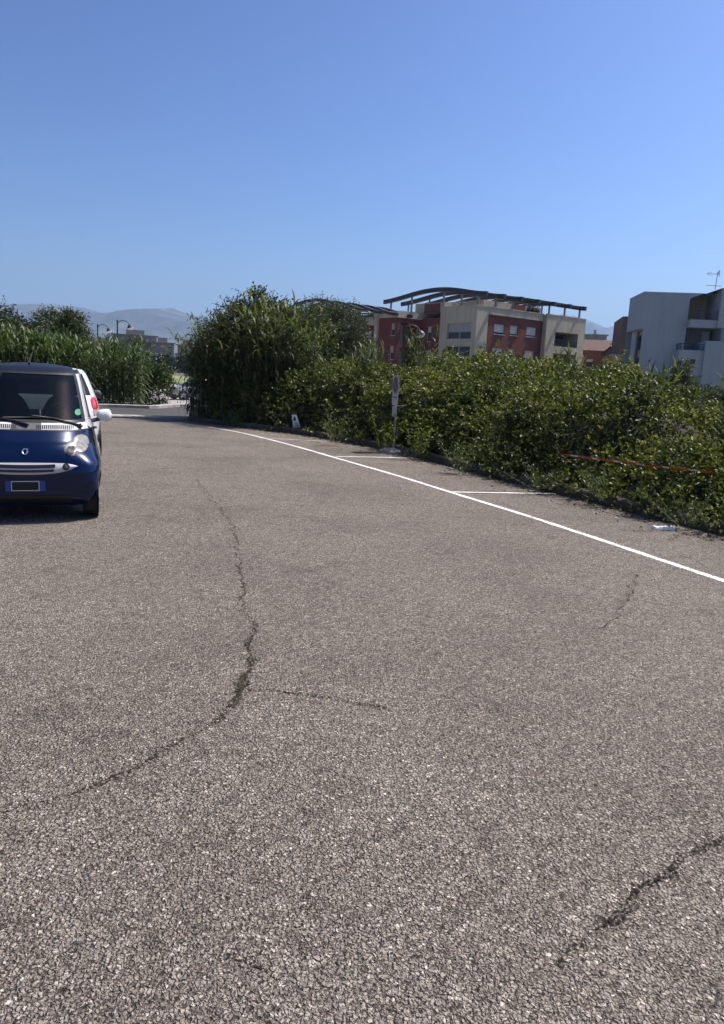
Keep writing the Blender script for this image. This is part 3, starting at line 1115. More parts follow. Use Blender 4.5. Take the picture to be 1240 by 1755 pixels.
def apartment_wing():
    t = thing('apartment_building', 'smaller red brick and cream block with curved roof beams, half hidden behind the olive tree', 'apartment building', (3.166, 94.0, 0), math.radians(37))
    mb = MB()
    T = 9.9
    # cream fascia over the brick corner block
    wall(mb, (0, 0, 0), X_, -Y_, 0, 9.0, 9.1, T)
    wall(mb, (0, 0, 0), Y_, -X_, 0, 3.7, 9.1, T)
    slab(mb, (0, 0, 0), Y_, -X_, 3.7, 4.3, ZB, T, -0.25, 0.5)
    # rear wing running off to the left
    c5, s5 = math.cos(math.radians(-32)), math.sin(math.radians(-32))
    U2 = np.array([c5, s5, 0])
    N2 = np.array([s5, -c5, 0])
    O2 = np.array([0.3, 4.0, 0])
    wall(mb, O2, U2, N2, -10.5, -2.75, ZB, 9.1)
    wall(mb, O2, U2, N2, -2.75, -0.1, 8.2, 9.1)
    slab(mb, O2, U2, N2, -10.5, -0.1, 9.1, 9.22, -0.06, 0.4)
    back = O2 + U2 * -10.5
    wall(mb, back, -N2, -U2, 0, 9.0, ZB, 9.1)
    # loggia back of the corner block
    mb.box(0.8, 9, 2.0, 9.0, 9.902, 10.0)
    mb.build('wall', M['beige'], t)
    b = MB()
    lw = [(0.42, 1.15, 6.9, 8.35), (0.45, 1.2, 3.9, 5.6)]
    wall(b, (0.06, 0, 0), Y_, -X_, 0, 3.7, ZB, 9.1, holes=lw)
    lg = [(0.75, 3.3, 6.1, 8.5, 1.2), (0.75, 3.3, 3.1, 5.4, 1.2)]
    wall(b, (0, 0.06, 0), X_, -Y_, 0, 9.0, ZB, 9.1, holes=lg)
    bw = [(-1.95, -0.85, 6.35, 7.45), (-1.9, -0.8, 3.8, 5.0)]
    wall(b, O2 - N2 * 0.1, U2, N2, -2.75, -0.1, ZB, 8.2, holes=bw)
    b.build('cladding', M['brick'], t)
    for a in lw:
        window(t, (0.06, 0, 0), Y_, -X_, *a, depth=0.16, closed=0.5, shut=M['grey_shutter'])
    for a in bw:
        window(t, O2 - N2 * 0.1, U2, N2, *a, depth=0.16, closed=0.8)
    for a in lg:
        q = MB()
        slab(q, (0, 0.06, 0), X_, -Y_, a[0], a[1], a[2], a[3], 1.202, 1.3)
        w = q.build('back_wall', M['brown_wall'], t)
        q = MB()
        slab(q, (0, 0.06, 0), X_, -Y_, a[0] + 0.3, a[0] + 1.2, a[2] + 0.02, a[3] - 0.3, 1.15, 1.198)
        q.build('door', M['grey_shutter'], w)
        railing(t, (0, 0.06, 0), X_, -Y_, a[0] + 0.02, a[1] - 0.02, a[2], a[2] + 0.9, M['steel'], n=9)
    r = MB()
    r.quad((0.05, 0.05, 9.6), (9, 0.05, 9.6), (9, 11, 9.6), (0.05, 11, 9.6))
    P2 = [O2 + U2 * -10.4 + N2 * -0.1, O2 + U2 * -0.1 + N2 * -0.1, O2 + U2 * -0.1 - N2 * 9, O2 + U2 * -10.4 - N2 * 9]
    r.poly([(p[0], p[1], 8.9) for p in P2])
    r.build('roof_deck', M['flat_roof'], t)
    pm = MB()
    Mx = Matrix.Translation(Vector(O2 + U2 * -6.2 - N2 * 2.5)) @ Matrix.Rotation(math.radians(-32), 4, 'Z')
    pm.box(-2.8, 4.0, 0, 5, 8.902, 10.2, M=Mx)
    pm.build('penthouse', M['cream'], t)
    for k in range(5):
        x = -8.2 + k * 2.5
        m_ = MB()
        yo = 7.5 + 0.2 * k
        fz = wave_beam(m_, x, yo - 9.0, yo + 9, 9.45, amp=1.45, h=0.36)
        bm = m_.build('roof_beam', M['beam'], t)
        for y in (yo - 4.2, yo - 0.5, yo + 5.5):
            q = MB()
            q.box(x - 0.09, x + 0.09, y - 0.09, y + 0.09, 8.9, fz(y) - 0.002)
            q.build('post', M['steel'], bm)
    return t


apartment_wing()


def white_house():
    t = thing('white_house', 'white modern house with recessed terraces and railings at the right edge', 'house', (26.158, 73.0, 0), math.radians(-7))
    F = dict(O=(0, 0, 0), U=X_, N=-Y_)
    mb = MB()
    # upper storey overhangs the recessed side below it
    wall(mb, **F, s0=0.3, s1=4.3, z0=ZB, z1=7.5)
    wall(mb, **F, s0=0.0, s1=4.3, z0=7.5, z1=10.45)
    mb.poly([(0, 0, 10.45), (4.3, 0, 10.45), (5.4, 0, 11.0), (0, 0, 10.98)])
    mb.poly([(4.3, 0, 10.45), (4.32, 0, 10.45), (5.5, 0, 11.0), (5.4, 0, 11.0)])
    wall(mb, (0, 0, 0), Y_, -X_, 0, 6.0, 7.5, 10.98)
    mb.quad((0, 0, 7.5), (0, 6, 7.5), (0.3, 6, 7.5), (0.3, 0, 7.5))
    wall(mb, (0.3, 0, 0), Y_, -X_, 0, 4.6, ZB, 7.5, holes=[(0.25, 2.7, ZB + 0.1, 7.4, 0.2)])
    mb.quad((0, 6, ZB), (6, 6, ZB), (6, 6, 10.98), (0, 6, 10.98))
    # roof
    mb.quad((0, 0, 10.985), (13, 0, 10.99), (13, 9, 10.99), (0, 6, 10.985))
    # upper terrace: side, back, soffit wedge, slab
    mb.quad((4.3, 0, 8.5), (4.3, 3.0, 8.5), (4.3, 3.0, 10.45), (4.3, 0, 10.45))
    mb.poly([(4.3, 0, 10.46), (6.75, -1.1, 11.36), (6.75, 3.0, 11.36), (4.3, 3.0, 10.46)])
    mb.poly([(4.32, -0.02, 10.47), (4.32, 3, 10.47), (5.5, 3, 11.02), (5.5, -0.5, 11.02)])
    mb.box(4.3, 6.75, -0.9, 3.0, 7.75, 8.48)
    # right block standing forward
    mb.box(6.75, 14.0, -1.2, 8.0, 7.75, 11.4)
    # first floor recess
    mb.quad((4.5, 0.0, 5.0), (4.5, 3.0, 5.0), (4.5, 3.0, 7.75), (4.5, 0.0, 7.75))
    mb.box(7.35, 7.75, -0.6, 2.6, 5.6, 7.748)
    mb.box(8.6, 14.0, -0.6, 2.6, 5.6, 7.748)
    # lower volumes
    mb.box(3.5, 5.72, -1.5, 3.0, ZB, 5.6)
    mb.box(5.72, 14.0, -1.8, 3.0, ZB, 6.5)
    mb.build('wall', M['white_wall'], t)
    tb = MB()
    tb.box(4.31, 6.74, 2.8, 2.99, 8.482, 11.3)
    tb.build('terrace_wall', M['cream'], t)
    q = MB()
    q.box(4.51, 8.6, 2.0, 2.2, 5.62, 7.74)
    bw = q.build('back_wall', M['grey_wall'], t)
    d = MB()
    d.box(6.4, 7.1, 1.92, 1.998, 5.65, 7.6)
    d.build('door', M['shutter'], bw)
    d = MB()
    d.box(7.12, 8.55, 1.9, 1.996, 5.65, 7.7)
    d.build('panel', M['door_wood'], bw)
    g = MB()
    g.box(0.46, 0.49, 0.26, 2.69, ZB + 0.11, 7.39)
    g.build('strip_window', M['win_glass'], t)
    q = MB()
    q.box(4.6, 5.05, -1.56, -1.502, 4.3, 4.75)
    q.build('vent', M['trim'], t)
    railing(t, (0, -0.9, 0), X_, -Y_, 4.35, 6.72, 8.482, 9.35, M['rust_steel'], n=5, bars=1)
    railing(t, (0, -1.5, 0), X_, -Y_, 3.55, 5.7, 5.602, 6.2, M['dark_steel'], n=6, bars=1)
    # side return railing
    railing(t, (3.5, -1.5, 0), Y_, -X_, 0.1, 1.4, 5.602, 6.2, M['dark_steel'], n=4, bars=1)
    return t


white_house()


def tv_antenna():
    t = thing('tv_antenna', 'thin television aerial with crossbars on the white house roof', 'antenna', (32.55, 72.2, 11.38), math.radians(-7))
    m = MB()
    m.tube([(0, 0, 0), (0.05, 0, 1.6)], 0.028, 6)
    m.build('mast', M['dark_steel'], t)
    a = MB()
    a.tube([(-0.85, 0, 1.42), (0.25, 0, 1.42)], 0.022, 5)
    for x in np.linspace(-0.85, 0.05, 5):
        a.tube([(x, -0.25, 1.42), (x, 0.25, 1.42)], 0.015, 4)
    a.tube([(-0.85, 0, 1.30), (-0.85, 0, 1.56), (-0.5, 0, 1.58)], 0.018, 4)
    a.tube([(-0.85, 0, 1.30), (-0.3, 0, 1.25)], 0.018, 4)
    a.tube([(0.0, -0.05, 1.2), (0.15, 0, 1.75)], 0.03, 5)
    a.tube([(0.2, 0, 1.2), (0.22, 0, 1.72)], 0.03, 5)
    a.build('upper_aerial', M['dark_steel'], t)
    a = MB()
    a.tube([(-0.85, 0, 0.36), (0.5, 0, 0.33)], 0.022, 5)
    for x in np.linspace(-0.8, 0.5, 7):
        a.tube([(x, -0.2, 0.35), (x, 0.2, 0.35)], 0.014, 4)
    a.build('lower_aerial', M['dark_steel'], t)


tv_antenna()


def simple_house(name, label, loc, rz, w, d, h, mat, roof=None, rows=2, cols=3, wz=1.2, group=None, pitched=False, overhang=0.3):
    t = thing(name, label, 'building', loc, rz, group)
    holes = []
    fh = h / rows
    for r in range(rows):
        for c in range(cols):
            s = w * (c + 0.5) / cols
            holes.append((s - 0.5, s + 0.5, r * fh + fh * 0.3, r * fh + fh * 0.3 + wz))
    mb = MB()
    F = dict(O=(0, 0, 0), U=X_, N=-Y_)
    wall(mb, **F, s0=0, s1=w, z0=ZB, z1=h, holes=holes)
    wall(mb, (0, 0, 0), Y_, -X_, 0, d, ZB, h)
    wall(mb, (w, 0, 0), Y_, X_, 0, d, ZB, h)
    wall(mb, (0, d, 0), X_, Y_, 0, w, ZB, h)
    mb.build('wall', mat, t)
    for k, a in enumerate(holes):
        window(t, **F, s0=a[0], s1=a[1], z0=a[2], z1=a[3], depth=0.15, closed=[0.0, 0.6, 0.9, 0.3][k % 4])
    r = MB()
    o = overhang
    if pitched:
        r.quad((-o, -o, h), (w + o, -o, h), (w + o, d / 2, h + d * 0.2), (-o, d / 2, h + d * 0.2))
        r.quad((w + o, d + o, h), (-o, d + o, h), (-o, d / 2, h + d * 0.2), (w + o, d / 2, h + d * 0.2))
        r.poly([(0, 0, h - .01), (0, d / 2, h + d * 0.195), (0, d, h - .01)])
        r.poly([(w, 0, h - .01), (w, d, h - .01), (w, d / 2, h + d * 0.195)])
    else:
        r.box(-o, w + o, -o, d + o, h, h + 0.25)
    rf = r.build('roof', roof or M['flat_roof'], t)
    ch = MB()
    ch.box(w * 0.55, w * 0.55 + 0.5, d * 0.3, d * 0.3 + 0.5, h + 0.2, h + 1.3)
    ch.build('chimney', M['grey_wall'], rf)
    return t


# ochre and brown house beside the white one
hb = simple_house('two_tone_house', 'narrow house, dark brown above and ochre yellow below, squeezed beside the white house', (27.55, 84.2, 0), math.radians(-12), 6.0, 8, 5.2, M['yellow_wall'], rows=2, cols=3)
m_ = MB()
m_.box(0.5, 6.6, -0.4, 8, 5.46, 9.6)
m_.build('upper_storey', M['brown_wall'], hb)
m_ = MB()
m_.box(1.4, 2.0, -0.46, -0.402, 6.4, 8.2)
m_.build('window', M['shutter'], hb)
simple_house('terracotta_house', 'low terracotta house with dark flat roof between the brick block and the ochre house', (31.2, 110, 0), math.radians(-14), 7.5, 9, 7.0, M['orange_wall'], M['roof_tile'], rows=2, cols=3, pitched=True)
simple_house('terracotta_house', 'terracotta house furthest right of the low pair, chimney beside brown wall', (35.0, 103, 0), math.radians(8), 5.0, 7, 6.2, M['orange_wall'], M['roof_tile'], rows=2, cols=2, pitched=True)
gb = simple_house('grey_apartment_building', 'grey stepped apartment block far behind the terracotta houses', (44.6, 160, 0), math.radians(-12), 5.6, 8, 12.6, M['grey_wall'], rows=4, cols=3)
m_ = MB()
m_.box(5.6, 9.0, 0.4, 8, ZB, 10.6)
m_.box(5.6, 9.6, -0.6, 8, 10.6, 10.85)
m_.build('terrace_wing', M['grey_wall'], gb)

# far blocks seen over the reeds
FB = [(-104, 300, 17, 8, 15.6, 'long faded pink block, tallest of the far row above the reeds'),
      (-87.5, 296, 9, 8, 12.9, 'lower faded block just right of the tallest far block'),
      (-118, 310, 11, 8, 12.2, 'far flat roofed block below the smaller street lamp'),
      (-77.5, 300, 8, 7, 12.6, 'far faded block closest to the gap before the tall canes')]
for k, (x, y, w, d, h, lab) in enumerate(FB):
    fb = simple_house('distant_building', lab, (x, y, -0.6), math.radians(17), w, d, h - 1.5, M['far_wall'], rows=4, cols=max(3, int(w / 2.4)), group='far blocks across the fields', overhang=0.7)
    m_ = MB()
    m_.box(w * 0.3, w * 0.72, 1, d - 1, h - 1.25, h + 0.6)
    m_.build('stair_tower', M['far_wall'], fb)

# ------------------------------------------------------------------ vegetation
def cane_leaves(base, hdir, L, W, e0, droop, seg=5):
    """strap leaves: base (n,3), horizontal direction (n,2), length, width, start elevation and total droop"""
    n = len(base)
    h3 = np.concatenate([hdir, np.zeros((n, 1))], 1)
    side = np.stack([-hdir[:, 1], hdir[:, 0], np.zeros(n)], 1)
    t = np.linspace(0, 1, seg)
    P = base[:, None, :].repeat(seg, 1).astype(float)
    cur = base.astype(float).copy()
    for k in range(1, seg):
        e = e0 - droop * (t[k] ** 1.3)
        st = (L / (seg - 1))[:, None]
        cur = cur + st * (h3 * np.cos(e)[:, None] + np.array([0, 0, 1.0]) * np.sin(e)[:, None])
        P[:, k] = cur
    wprof = np.interp(t, [0, 0.15, 0.5, 1.0], [0.55, 1.0, 0.8, 0.06])
    off = side[:, None, :] * (W[:, None] * wprof[None, :])[:, :, None] * 0.5
    twist = np.array([0, 0, 1.0]) * (W[:, None] * wprof[None, :])[:, :, None] * 0.18
    A = P + off + twist
    B = P - off + twist * 0.2
    V = np.stack([A, B], 2)                       # n,seg,2,3
    idx = np.arange(n * seg * 2).reshape(n, seg, 2)
    F = np.stack([idx[:, :-1, 0], idx[:, :-1, 1], idx[:, 1:, 1], idx[:, 1:, 0]], -1).reshape(-1, 4)
    return V.reshape(-1, 3), F


def stems_mesh(name, paths, r0, r1, mat, parent):
    """many thin 3-sided stems; paths (n,k,3)"""
    n, k, _ = paths.shape
    a = np.array([0, 2.094, 4.189])
    r = np.linspace(1, r1 / float(np.mean(r0)), k)
    rr = np.broadcast_to(r0, (n,))
    ring = np.stack([np.cos(a), np.sin(a), 0 * a], 1)
    V = paths[:, :, None, :] + ring[None, None] * (rr[:, None] * r[None])[:, :, None, None]
    idx = np.arange(n * k * 3).reshape(n, k, 3)
    nx = np.roll(idx, -1, 2)
    F = np.stack([idx[:, :-1], nx[:, :-1], nx[:, 1:], idx[:, 1:]], -1).reshape(-1, 4)
    return arr_mesh(name, V, F, mat, parent, smooth=True)


def cane_clump(name, label, bases, heights, seed, mat, leaf_n=16, leaf_len=0.55, leaf_w=0.045, lean=0.18, low=0.15, cat='reeds', group=None, droop=1.6, outward=None):
    rng = np.random.default_rng(seed)
    n = len(bases)
    c = np.array([bases[:, 0].mean(), bases[:, 1].mean(), 0])
    t = thing(name, label, cat, (c[0], c[1], 0), 0, group)
    b = np.c_[bases[:, :2] - c[:2], bases[:, 2] if bases.shape[1] > 2 else np.zeros(n)]
    k = 7
    u = np.linspace(0, 1, k)
    ld = rng.normal(0, 1, (n, 2))
    if outward is not None:
        ld += outward
    ld /= np.linalg.norm(ld, axis=1)[:, None] + 1e-9
    lm = np.abs(rng.normal(0, lean, n)) * heights
    path = np.zeros((n, k, 3))
    path[:, :, :2] = b[:, None, :2] + ld[:, None, :] * (lm[:, None] * u[None] ** 2)[:, :, None]
    path[:, :, 2] = b[:, None, 2] + heights[:, None] * (u[None] - 0.08 * (lm / heights)[:, None] * u[None] ** 3)
    stems_mesh('stem', path, rng.uniform(0.008, 0.014, n), 0.003, M['cane_stem'], t)
    tt = np.linspace(low, 0.99, leaf_n)
    tt = (tt[None] + rng.uniform(-0.02, 0.02, (n, leaf_n))).clip(0.02, 1)
    fi = tt * (k - 1)
    i0 = np.clip(fi.astype(int), 0, k - 2)
    fr = (fi - i0)[..., None]
    ar = np.arange(n)[:, None]
    P = path[ar, i0] * (1 - fr) + path[ar, i0 + 1] * fr
    az0 = rng.uniform(0, 2 * math.pi, n)[:, None]
    az = az0 + np.arange(leaf_n)[None] * math.pi + rng.normal(0, 0.55, (n, leaf_n))
    hd = np.stack([np.cos(az), np.sin(az)], -1)
    L = leaf_len * rng.uniform(0.55, 1.25, (n, leaf_n)) * np.interp(tt, [0, 0.5, 0.85, 1], [0.7, 1.0, 0.95, 0.6])
    W = leaf_w * rng.uniform(0.7, 1.3, (n, leaf_n))
    e0 = np.interp(tt, [0, 0.7, 1], [0.55, 0.85, 1.25]) + rng.normal(0, 0.2, (n, leaf_n))
    dr = droop * rng.uniform(0.5, 1.35, (n, leaf_n)) * np.interp(tt, [0, 0.8, 1], [1.15, 1.0, 0.6])
    V, F = cane_leaves(P.reshape(-1, 3), hd.reshape(-1, 2), L.ravel(), W.ravel(), e0.ravel(), dr.ravel())
    arr_mesh('leaf_blade', V, F, mat, t, smooth=True)
    return t


def foliage_points(lobes, n, rng, shell=0.55, noise_amp=0.35, seed=1):
    """points through ellipsoid lobes (cx,cy,cz,rx,ry,rz), denser near the surface, with an uneven outline"""
    lobes = np.array(lobes, float)
    vol = lobes[:, 3] * lobes[:, 4] + lobes[:, 4] * lobes[:, 5]
    pick = rng.choice(len(lobes), n, p=vol / vol.sum())
    d = rng.normal(0, 1, (n, 3))
    d /= np.linalg.norm(d, axis=1)[:, None]
    r = rng.uniform(shell, 1.0, n) ** 0.7
    c = lobes[pick, :3]
    lump = fbm(d * 1.8 + pick[:, None] * 7.3, 3, seed) - 0.5
    r = r * (1 + noise_amp * 2 * lump)
    return c + d * lobes[pick, 3:] * r[:, None], d


def spray_cloud(p, d, m, ln, wd, rng, shoot=0.3, upbias=0.4):
    """m leaves along a short shoot from every point"""
    n = len(p)
    sd = d * 0.7 + rng.normal(0, 0.6, (n, 3)) + [0, 0, upbias]
    sd /= np.linalg.norm(sd, axis=1)[:, None]
    u = np.linspace(0.05, 1, m)
    sl = shoot * rng.uniform(0.5, 1.4, n)
    P = p[:, None] + sd[:, None] * (sl[:, None] * u[None])[..., None]
    P[..., 2] -= (sl[:, None] * u[None] ** 2) * 0.25
    ld = sd[:, None] * 0.5 + rng.normal(0, 0.75, (n, m, 3)) + np.array([0, 0, 0.1])
    return leaf_quads(P.reshape(-1, 3), ld.reshape(-1, 3), ln, wd, rng)


def tree(name, label, loc, lobes, mat, n, ln, wd, seed, trunk_h, trunk_r, m=8, shoot=0.3, cat='tree', group=None, shell=0.45, core=None):
    rng = np.random.default_rng(seed)
    t = thing(name, label, cat, loc, 0, group)
    tr = MB()
    top = np.array(lobes[0][:3], float)
    tr.tube([(0, 0, -0.1), (0.03, 0.02, trunk_h * 0.5), (top[0] * 0.4, top[1] * 0.4, trunk_h)], [trunk_r, trunk_r * 0.8, trunk_r * 0.65], 8)
    st = np.array([top[0] * 0.4, top[1] * 0.4, trunk_h])
    for lb in lobes:
        c = np.array(lb[:3], float)
        for k in range(2):
            e = c + rng.normal(0, 0.35, 3) * np.array(lb[3:])
            mid = (st + e) / 2 + rng.normal(0, 0.08, 3)
            tr.tube([st, mid, e], [trunk_r * 0.5, trunk_r * 0.3, trunk_r * 0.1], 5)
    tr.build('trunk', M['bark'], t, smooth=True)
    p, d = foliage_points(lobes, n, rng, shell, seed=seed)
    p[:, 2] = np.maximum(p[:, 2], 0.05)
    V, F = spray_cloud(p, d, m, ln, wd, rng, shoot)
    arr_mesh('crown', V, F, mat, t)
    return t


# ---- bramble hedge along the kerb
HK, HS = resample(smooth_line(KERB, 2), 0.1)
HT, HN = normals2(HK)                       # HN points away from the lot? checked below
if HN[len(HN) // 2, 0] < 0:
    HN = -HN
Hs_x = np.array([-5.4, -3.4, -1.5, 0.93, 2.26, 3.23, 4.24, 5.5, 9.0])
Hs_z = np.array([1.35, 1.6, 1.78, 1.80, 1.50, 1.06, 0.80, 0.76, 0.76])


def hedge_surface(s, q):
    """s metres along the kerb, q arc coordinate 0..1 over face (0-0.5) and top (0.5-1)"""
    kx = np.interp(s, HS, HK[:, 0])
    ky = np.interp(s, HS, HK[:, 1])
    nx = np.interp(s, HS, HN[:, 0])
    ny = np.interp(s, HS, HN[:, 1])
    ht = np.interp(kx, Hs_x, Hs_z)
    e = 2.4
    a = np.clip(q / 0.5, 0, 1) * math.pi / 2
    d = np.where(q < 0.5, 1.7 * (1 - np.cos(a) ** (2 / e)) , 1.7 + (q - 0.5) / 0.5 * 3.6) + 0.28
    z = np.where(q < 0.5, ht * np.sin(a) ** (2 / e), ht + 0.18 * np.sin((q - 0.5) * 6))
    z = z - 0.14 * np.maximum(d - 1.98, 0) * np.interp(kx, [0.2, 1.6], [0.0, 1.0])
    P = np.stack([kx + nx * d, ky + ny * d, z], -1)
    nz = np.where(q < 0.5, np.sin(a) * 0.8 + 0.05, 1.0)
    nh = np.where(q < 0.5, -np.cos(a) - 0.15, 0.0)
    N = np.stack([nx * nh, ny * nh, nz], -1)
    N /= np.linalg.norm(N, axis=-1)[..., None]
    lump = ((fbm(P * 0.85, 2, 4) - 0.5) * 1.15 + (fbm(P * 2.4, 2, 8) - 0.5) * 0.6) * np.interp(kx, [0.9, 3.2], [1.0, 0.86])
    return P, N, lump


hedge = thing('bramble_hedge', 'long dense bramble hedge overgrowing the kerb beside the parking bays', 'hedge', (0, 0, 0))
rng = np.random.default_rng(3)
s_a = HS[np.argmin(np.abs(HK[:, 0] + 5.0))]
s_b = HS[np.argmin(np.abs(HK[:, 1] + 0.0))]
ss = np.linspace(s_a - 0.3, s_b + 0.5, 150)
qq = np.linspace(0, 1, 26)
Sg, Qg = np.meshgrid(ss, qq, indexing='ij')
Pc, Nc, Lc = hedge_surface(Sg, Qg)
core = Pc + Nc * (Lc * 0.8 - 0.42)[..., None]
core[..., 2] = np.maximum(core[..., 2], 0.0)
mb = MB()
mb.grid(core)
mb.build('shaded_inner_growth', M['shade_core'], hedge, smooth=True)  # closed sheet behind the leaves, coloured dark as the shaded interior


def hedge_leaves(n, m, ln, wd, smin, smax, qmax, seed, shoot=0.32, inner=0.35):
    rng = np.random.default_rng(seed)
    s = rng.uniform(smin, smax, n)
    q = rng.uniform(0.0, qmax, n) ** 0.9
    P, N, Lm = hedge_surface(s, q)
    off = Lm - rng.uniform(0, inner, n)
    p = P + N * off[:, None]
    keep = p[:, 2] > 0.05
    return spray_cloud(p[keep], N[keep], m, ln, wd, rng, shoot, 0.35)


s_mid = HS[np.argmin(np.abs(HK[:, 0] - 1.6))]
parts = [hedge_leaves(7200, 11, 0.075, 0.054, s_a, s_mid, 1.0, 31),
         hedge_leaves(10500, 12, 0.062, 0.045, s_mid, s_b, 0.85, 32)]
V = np.concatenate([parts[0][0], parts[1][0]])
F = np.concatenate([parts[0][1], parts[1][1] + len(parts[0][0])])
rs = np.random.default_rng(37)
n = 1700
s = rs.uniform(s_a + 0.5, s_b, n)
ok = fbm(np.stack([s * 0.9, s * 0 + 2, s * 0], 1), 3, 17) > 0.42
s = s[ok]
n = len(s)
d = rs.uniform(-0.12, 0.45, n)
p = np.stack([np.interp(s, HS, HK[:, k]) + np.interp(s, HS, HN[:, k]) * d for k in (0, 1)] + [0.10 + rs.uniform(0, 1, n) ** 1.5 * (0.25 + d.clip(0, 1))], 1)
dn = np.stack([-np.interp(s, HS, HN[:, 0]), -np.interp(s, HS, HN[:, 1]), 0 * s + 0.1], 1)
Vs, Fs = spray_cloud(p, dn, 8, 0.065, 0.045, rs, 0.22, 0.1)
V, F = np.concatenate([V, Vs]), np.concatenate([F, Fs + len(V)])
arr_mesh('foliage', V, F, M['bramble'], hedge)
# arching bramble shoots that break the outline
n = 480
s = rng.uniform(s_a, s_b, n)
q = rng.uniform(0.15, 0.95, n)
P, N, Lm = hedge_surface(s, q)
p0 = P + N * (Lm - 0.15)[:, None]
dd = N * 0.6 + rng.normal(0, 0.5, (n, 3)) + [0, 0, 0.7]
dd /= np.linalg.norm(dd, axis=1)[:, None]
u = np.linspace(0, 1, 7)
Ls = rng.uniform(0.35, 1.0, n)
path = p0[:, None] + dd[:, None] * (Ls[:, None] * u)[..., None]
path[..., 2] -= 0.45 * Ls[:, None] * u[None] ** 2
tag(stems_mesh('shoot', path, np.full(n, 0.005), 0.002, M['bramble_stem'], hedge), kind='stuff')
lp = path[:, 1:].reshape(-1, 3)
lp = np.repeat(lp, 3, 0)
V, F = leaf_quads(lp, rng.normal(0, 1, lp.shape) + [0, 0, 0.2], 0.065, 0.045, rng)
arr_mesh('shoot_leaf', V, F, M['bramble'], hedge)

# ---- cane and tree clump left of the hedge
def scatter(cx, cy, rx, ry, n, seed):
    r = np.random.default_rng(seed)
    a = r.uniform(0, 2 * math.pi, n)
    q = np.sqrt(r.uniform(0, 1, n))
    return np.stack([cx + rx * q * np.cos(a), cy + ry * q * np.sin(a), np.zeros(n)], 1)


r_ = np.random.default_rng(77)


def dome(b, c, r, hc, he, jit):
    q = np.hypot((b[:, 0] - c[0]) / r[0], (b[:, 1] - c[1]) / r[1]).clip(0, 1)
    return (hc - (hc - he) * q ** 1.6) * (1 + r_.uniform(-jit, jit, len(b)))


b = scatter(-4.85, 23.6, 0.95, 0.9, 125, 1)
cane_clump('cane_clump', 'tall giant cane clump at the road corner, nearest the gap with parked cars', b, dome(b, (-4.5, 23.6), (1.3, 1.2), 3.15, 1.9, 0.14), 2, M['cane'], 20, 0.60, 0.055, 0.24, 0.03, group='giant cane clumps at the corner', outward=np.array([-0.35, -0.6]), droop=2.0)
b = scatter(-2.6, 21.9, 1.15, 0.7, 130, 3)
cane_clump('cane_clump', 'tall giant cane clump between the broadleaf tree and the olive tree', b, dome(b, (-2.9, 22.0), (1.3, 1.0), 3.45, 2.5, 0.14), 4, M['cane'], 19, 0.64, 0.055, 0.22, 0.1, group='giant cane clumps at the corner', outward=np.array([0.1, -0.8]), droop=2.0)
b = scatter(-3.9, 22.3, 1.5, 0.55, 120, 5)
cane_clump('cane_clump', 'lower drooping cane clump in the dark front of the corner thicket', b, r_.uniform(1.2, 2.6, 120), 6, M['cane'], 14, 0.6, 0.05, 0.24, 0.06, group='giant cane clumps at the corner', outward=np.array([-0.1, -0.8]), droop=2.0)
tree('broadleaf_tree', 'loose topped broadleaf tree rising above the canes at the road corner', (-3.65, 23.2, 0),
     [(-0.1, 0, 2.85, 1.05, 0.95, 0.9), (0.55, 0, 3.15, 0.75, 0.7, 0.55), (-0.55, 0.1, 3.05, 0.55, 0.6, 0.6), (0.1, 0, 3.6, 0.5, 0.4, 0.42), (1.9, 0.2, 2.7, 0.7, 0.6, 0.7), (-0.9, -0.2, 2.3, 0.9, 0.9, 0.8), (0.7, -0.2, 2.4, 1.0, 0.9, 0.9), (1.3, -0.2, 3.0, 0.6, 0.6, 0.6), (-0.2, -0.5, 1.6, 1.3, 0.8, 0.9)],
     M['tree_leaf'], 4200, 0.10, 0.045, 12, 1.3, 0.11, 8, 0.34)
tree('olive_tree', 'dark grey green fine leaved tree in front of the smaller brick block', (-1.25, 25.2, 0),
     [(0, 0, 2.9, 1.1, 1.0, 1.1), (0.35, 0, 2.2, 1.15, 1.0, 0.9), (-0.5, 0, 3.3, 0.8, 0.8, 0.75), (0.55, 0, 3.1, 0.6, 0.6, 0.7), (0, 0, 1.5, 1.2, 1.0, 0.8), (-1.0, -0.3, 2.7, 0.9, 0.8, 0.9)],
     M['olive'], 6400, 0.075, 0.022, 14, 1.0, 0.10, 9, 0.3)

# ---- reed thicket across the road
fe, fs = resample(smooth_line(FAR_EDGE, 2), 0.1)
ft, fn = normals2(fe)
if fn[len(fn) // 3, 1] < 0:
    fn = -fn
i1 = int(np.argmin(np.abs(fe[:, 0] - (-8.55)) + (fe[:, 1] > 32) * 99))
i0 = int(np.argmin(np.abs(fe[:, 0] + 17.5)))
r_ = np.random.default_rng(55)


def reed_band(label, lo, hi, n, seed, hmin, hmax, dmax=3.2):
    r = np.random.default_rng(seed)
    k = r.integers(lo, hi, n)
    d = 0.75 + r.uniform(0, 1, n) ** 1.4 * dmax
    b = np.c_[fe[k] + fn[k] * d[:, None], np.full(n, -0.03)]
    hh = r.uniform(hmin, hmax, n) * np.interp(d, [0.6, 1.6, 4], [0.78, 1.0, 1.08])
    return cane_clump('reed_thicket', label, b, hh, seed + 1, M['reed'], 18, 0.60, 0.062, 0.10, 0.04, group='reed thickets across the road', droop=1.6, outward=np.array([0.1, -0.5]))


i_m = i0 + int((i1 - i0) * 0.62)
reed_band('broad thicket of tall green reeds across the road, straight behind the two cars', i0, i_m, 560, 61, 2.25, 2.85)
reed_band('right end of the roadside reeds, rounded and leafy by the gap to the parked cars', i_m, i1 - 1, 430, 63, 2.05, 2.62)
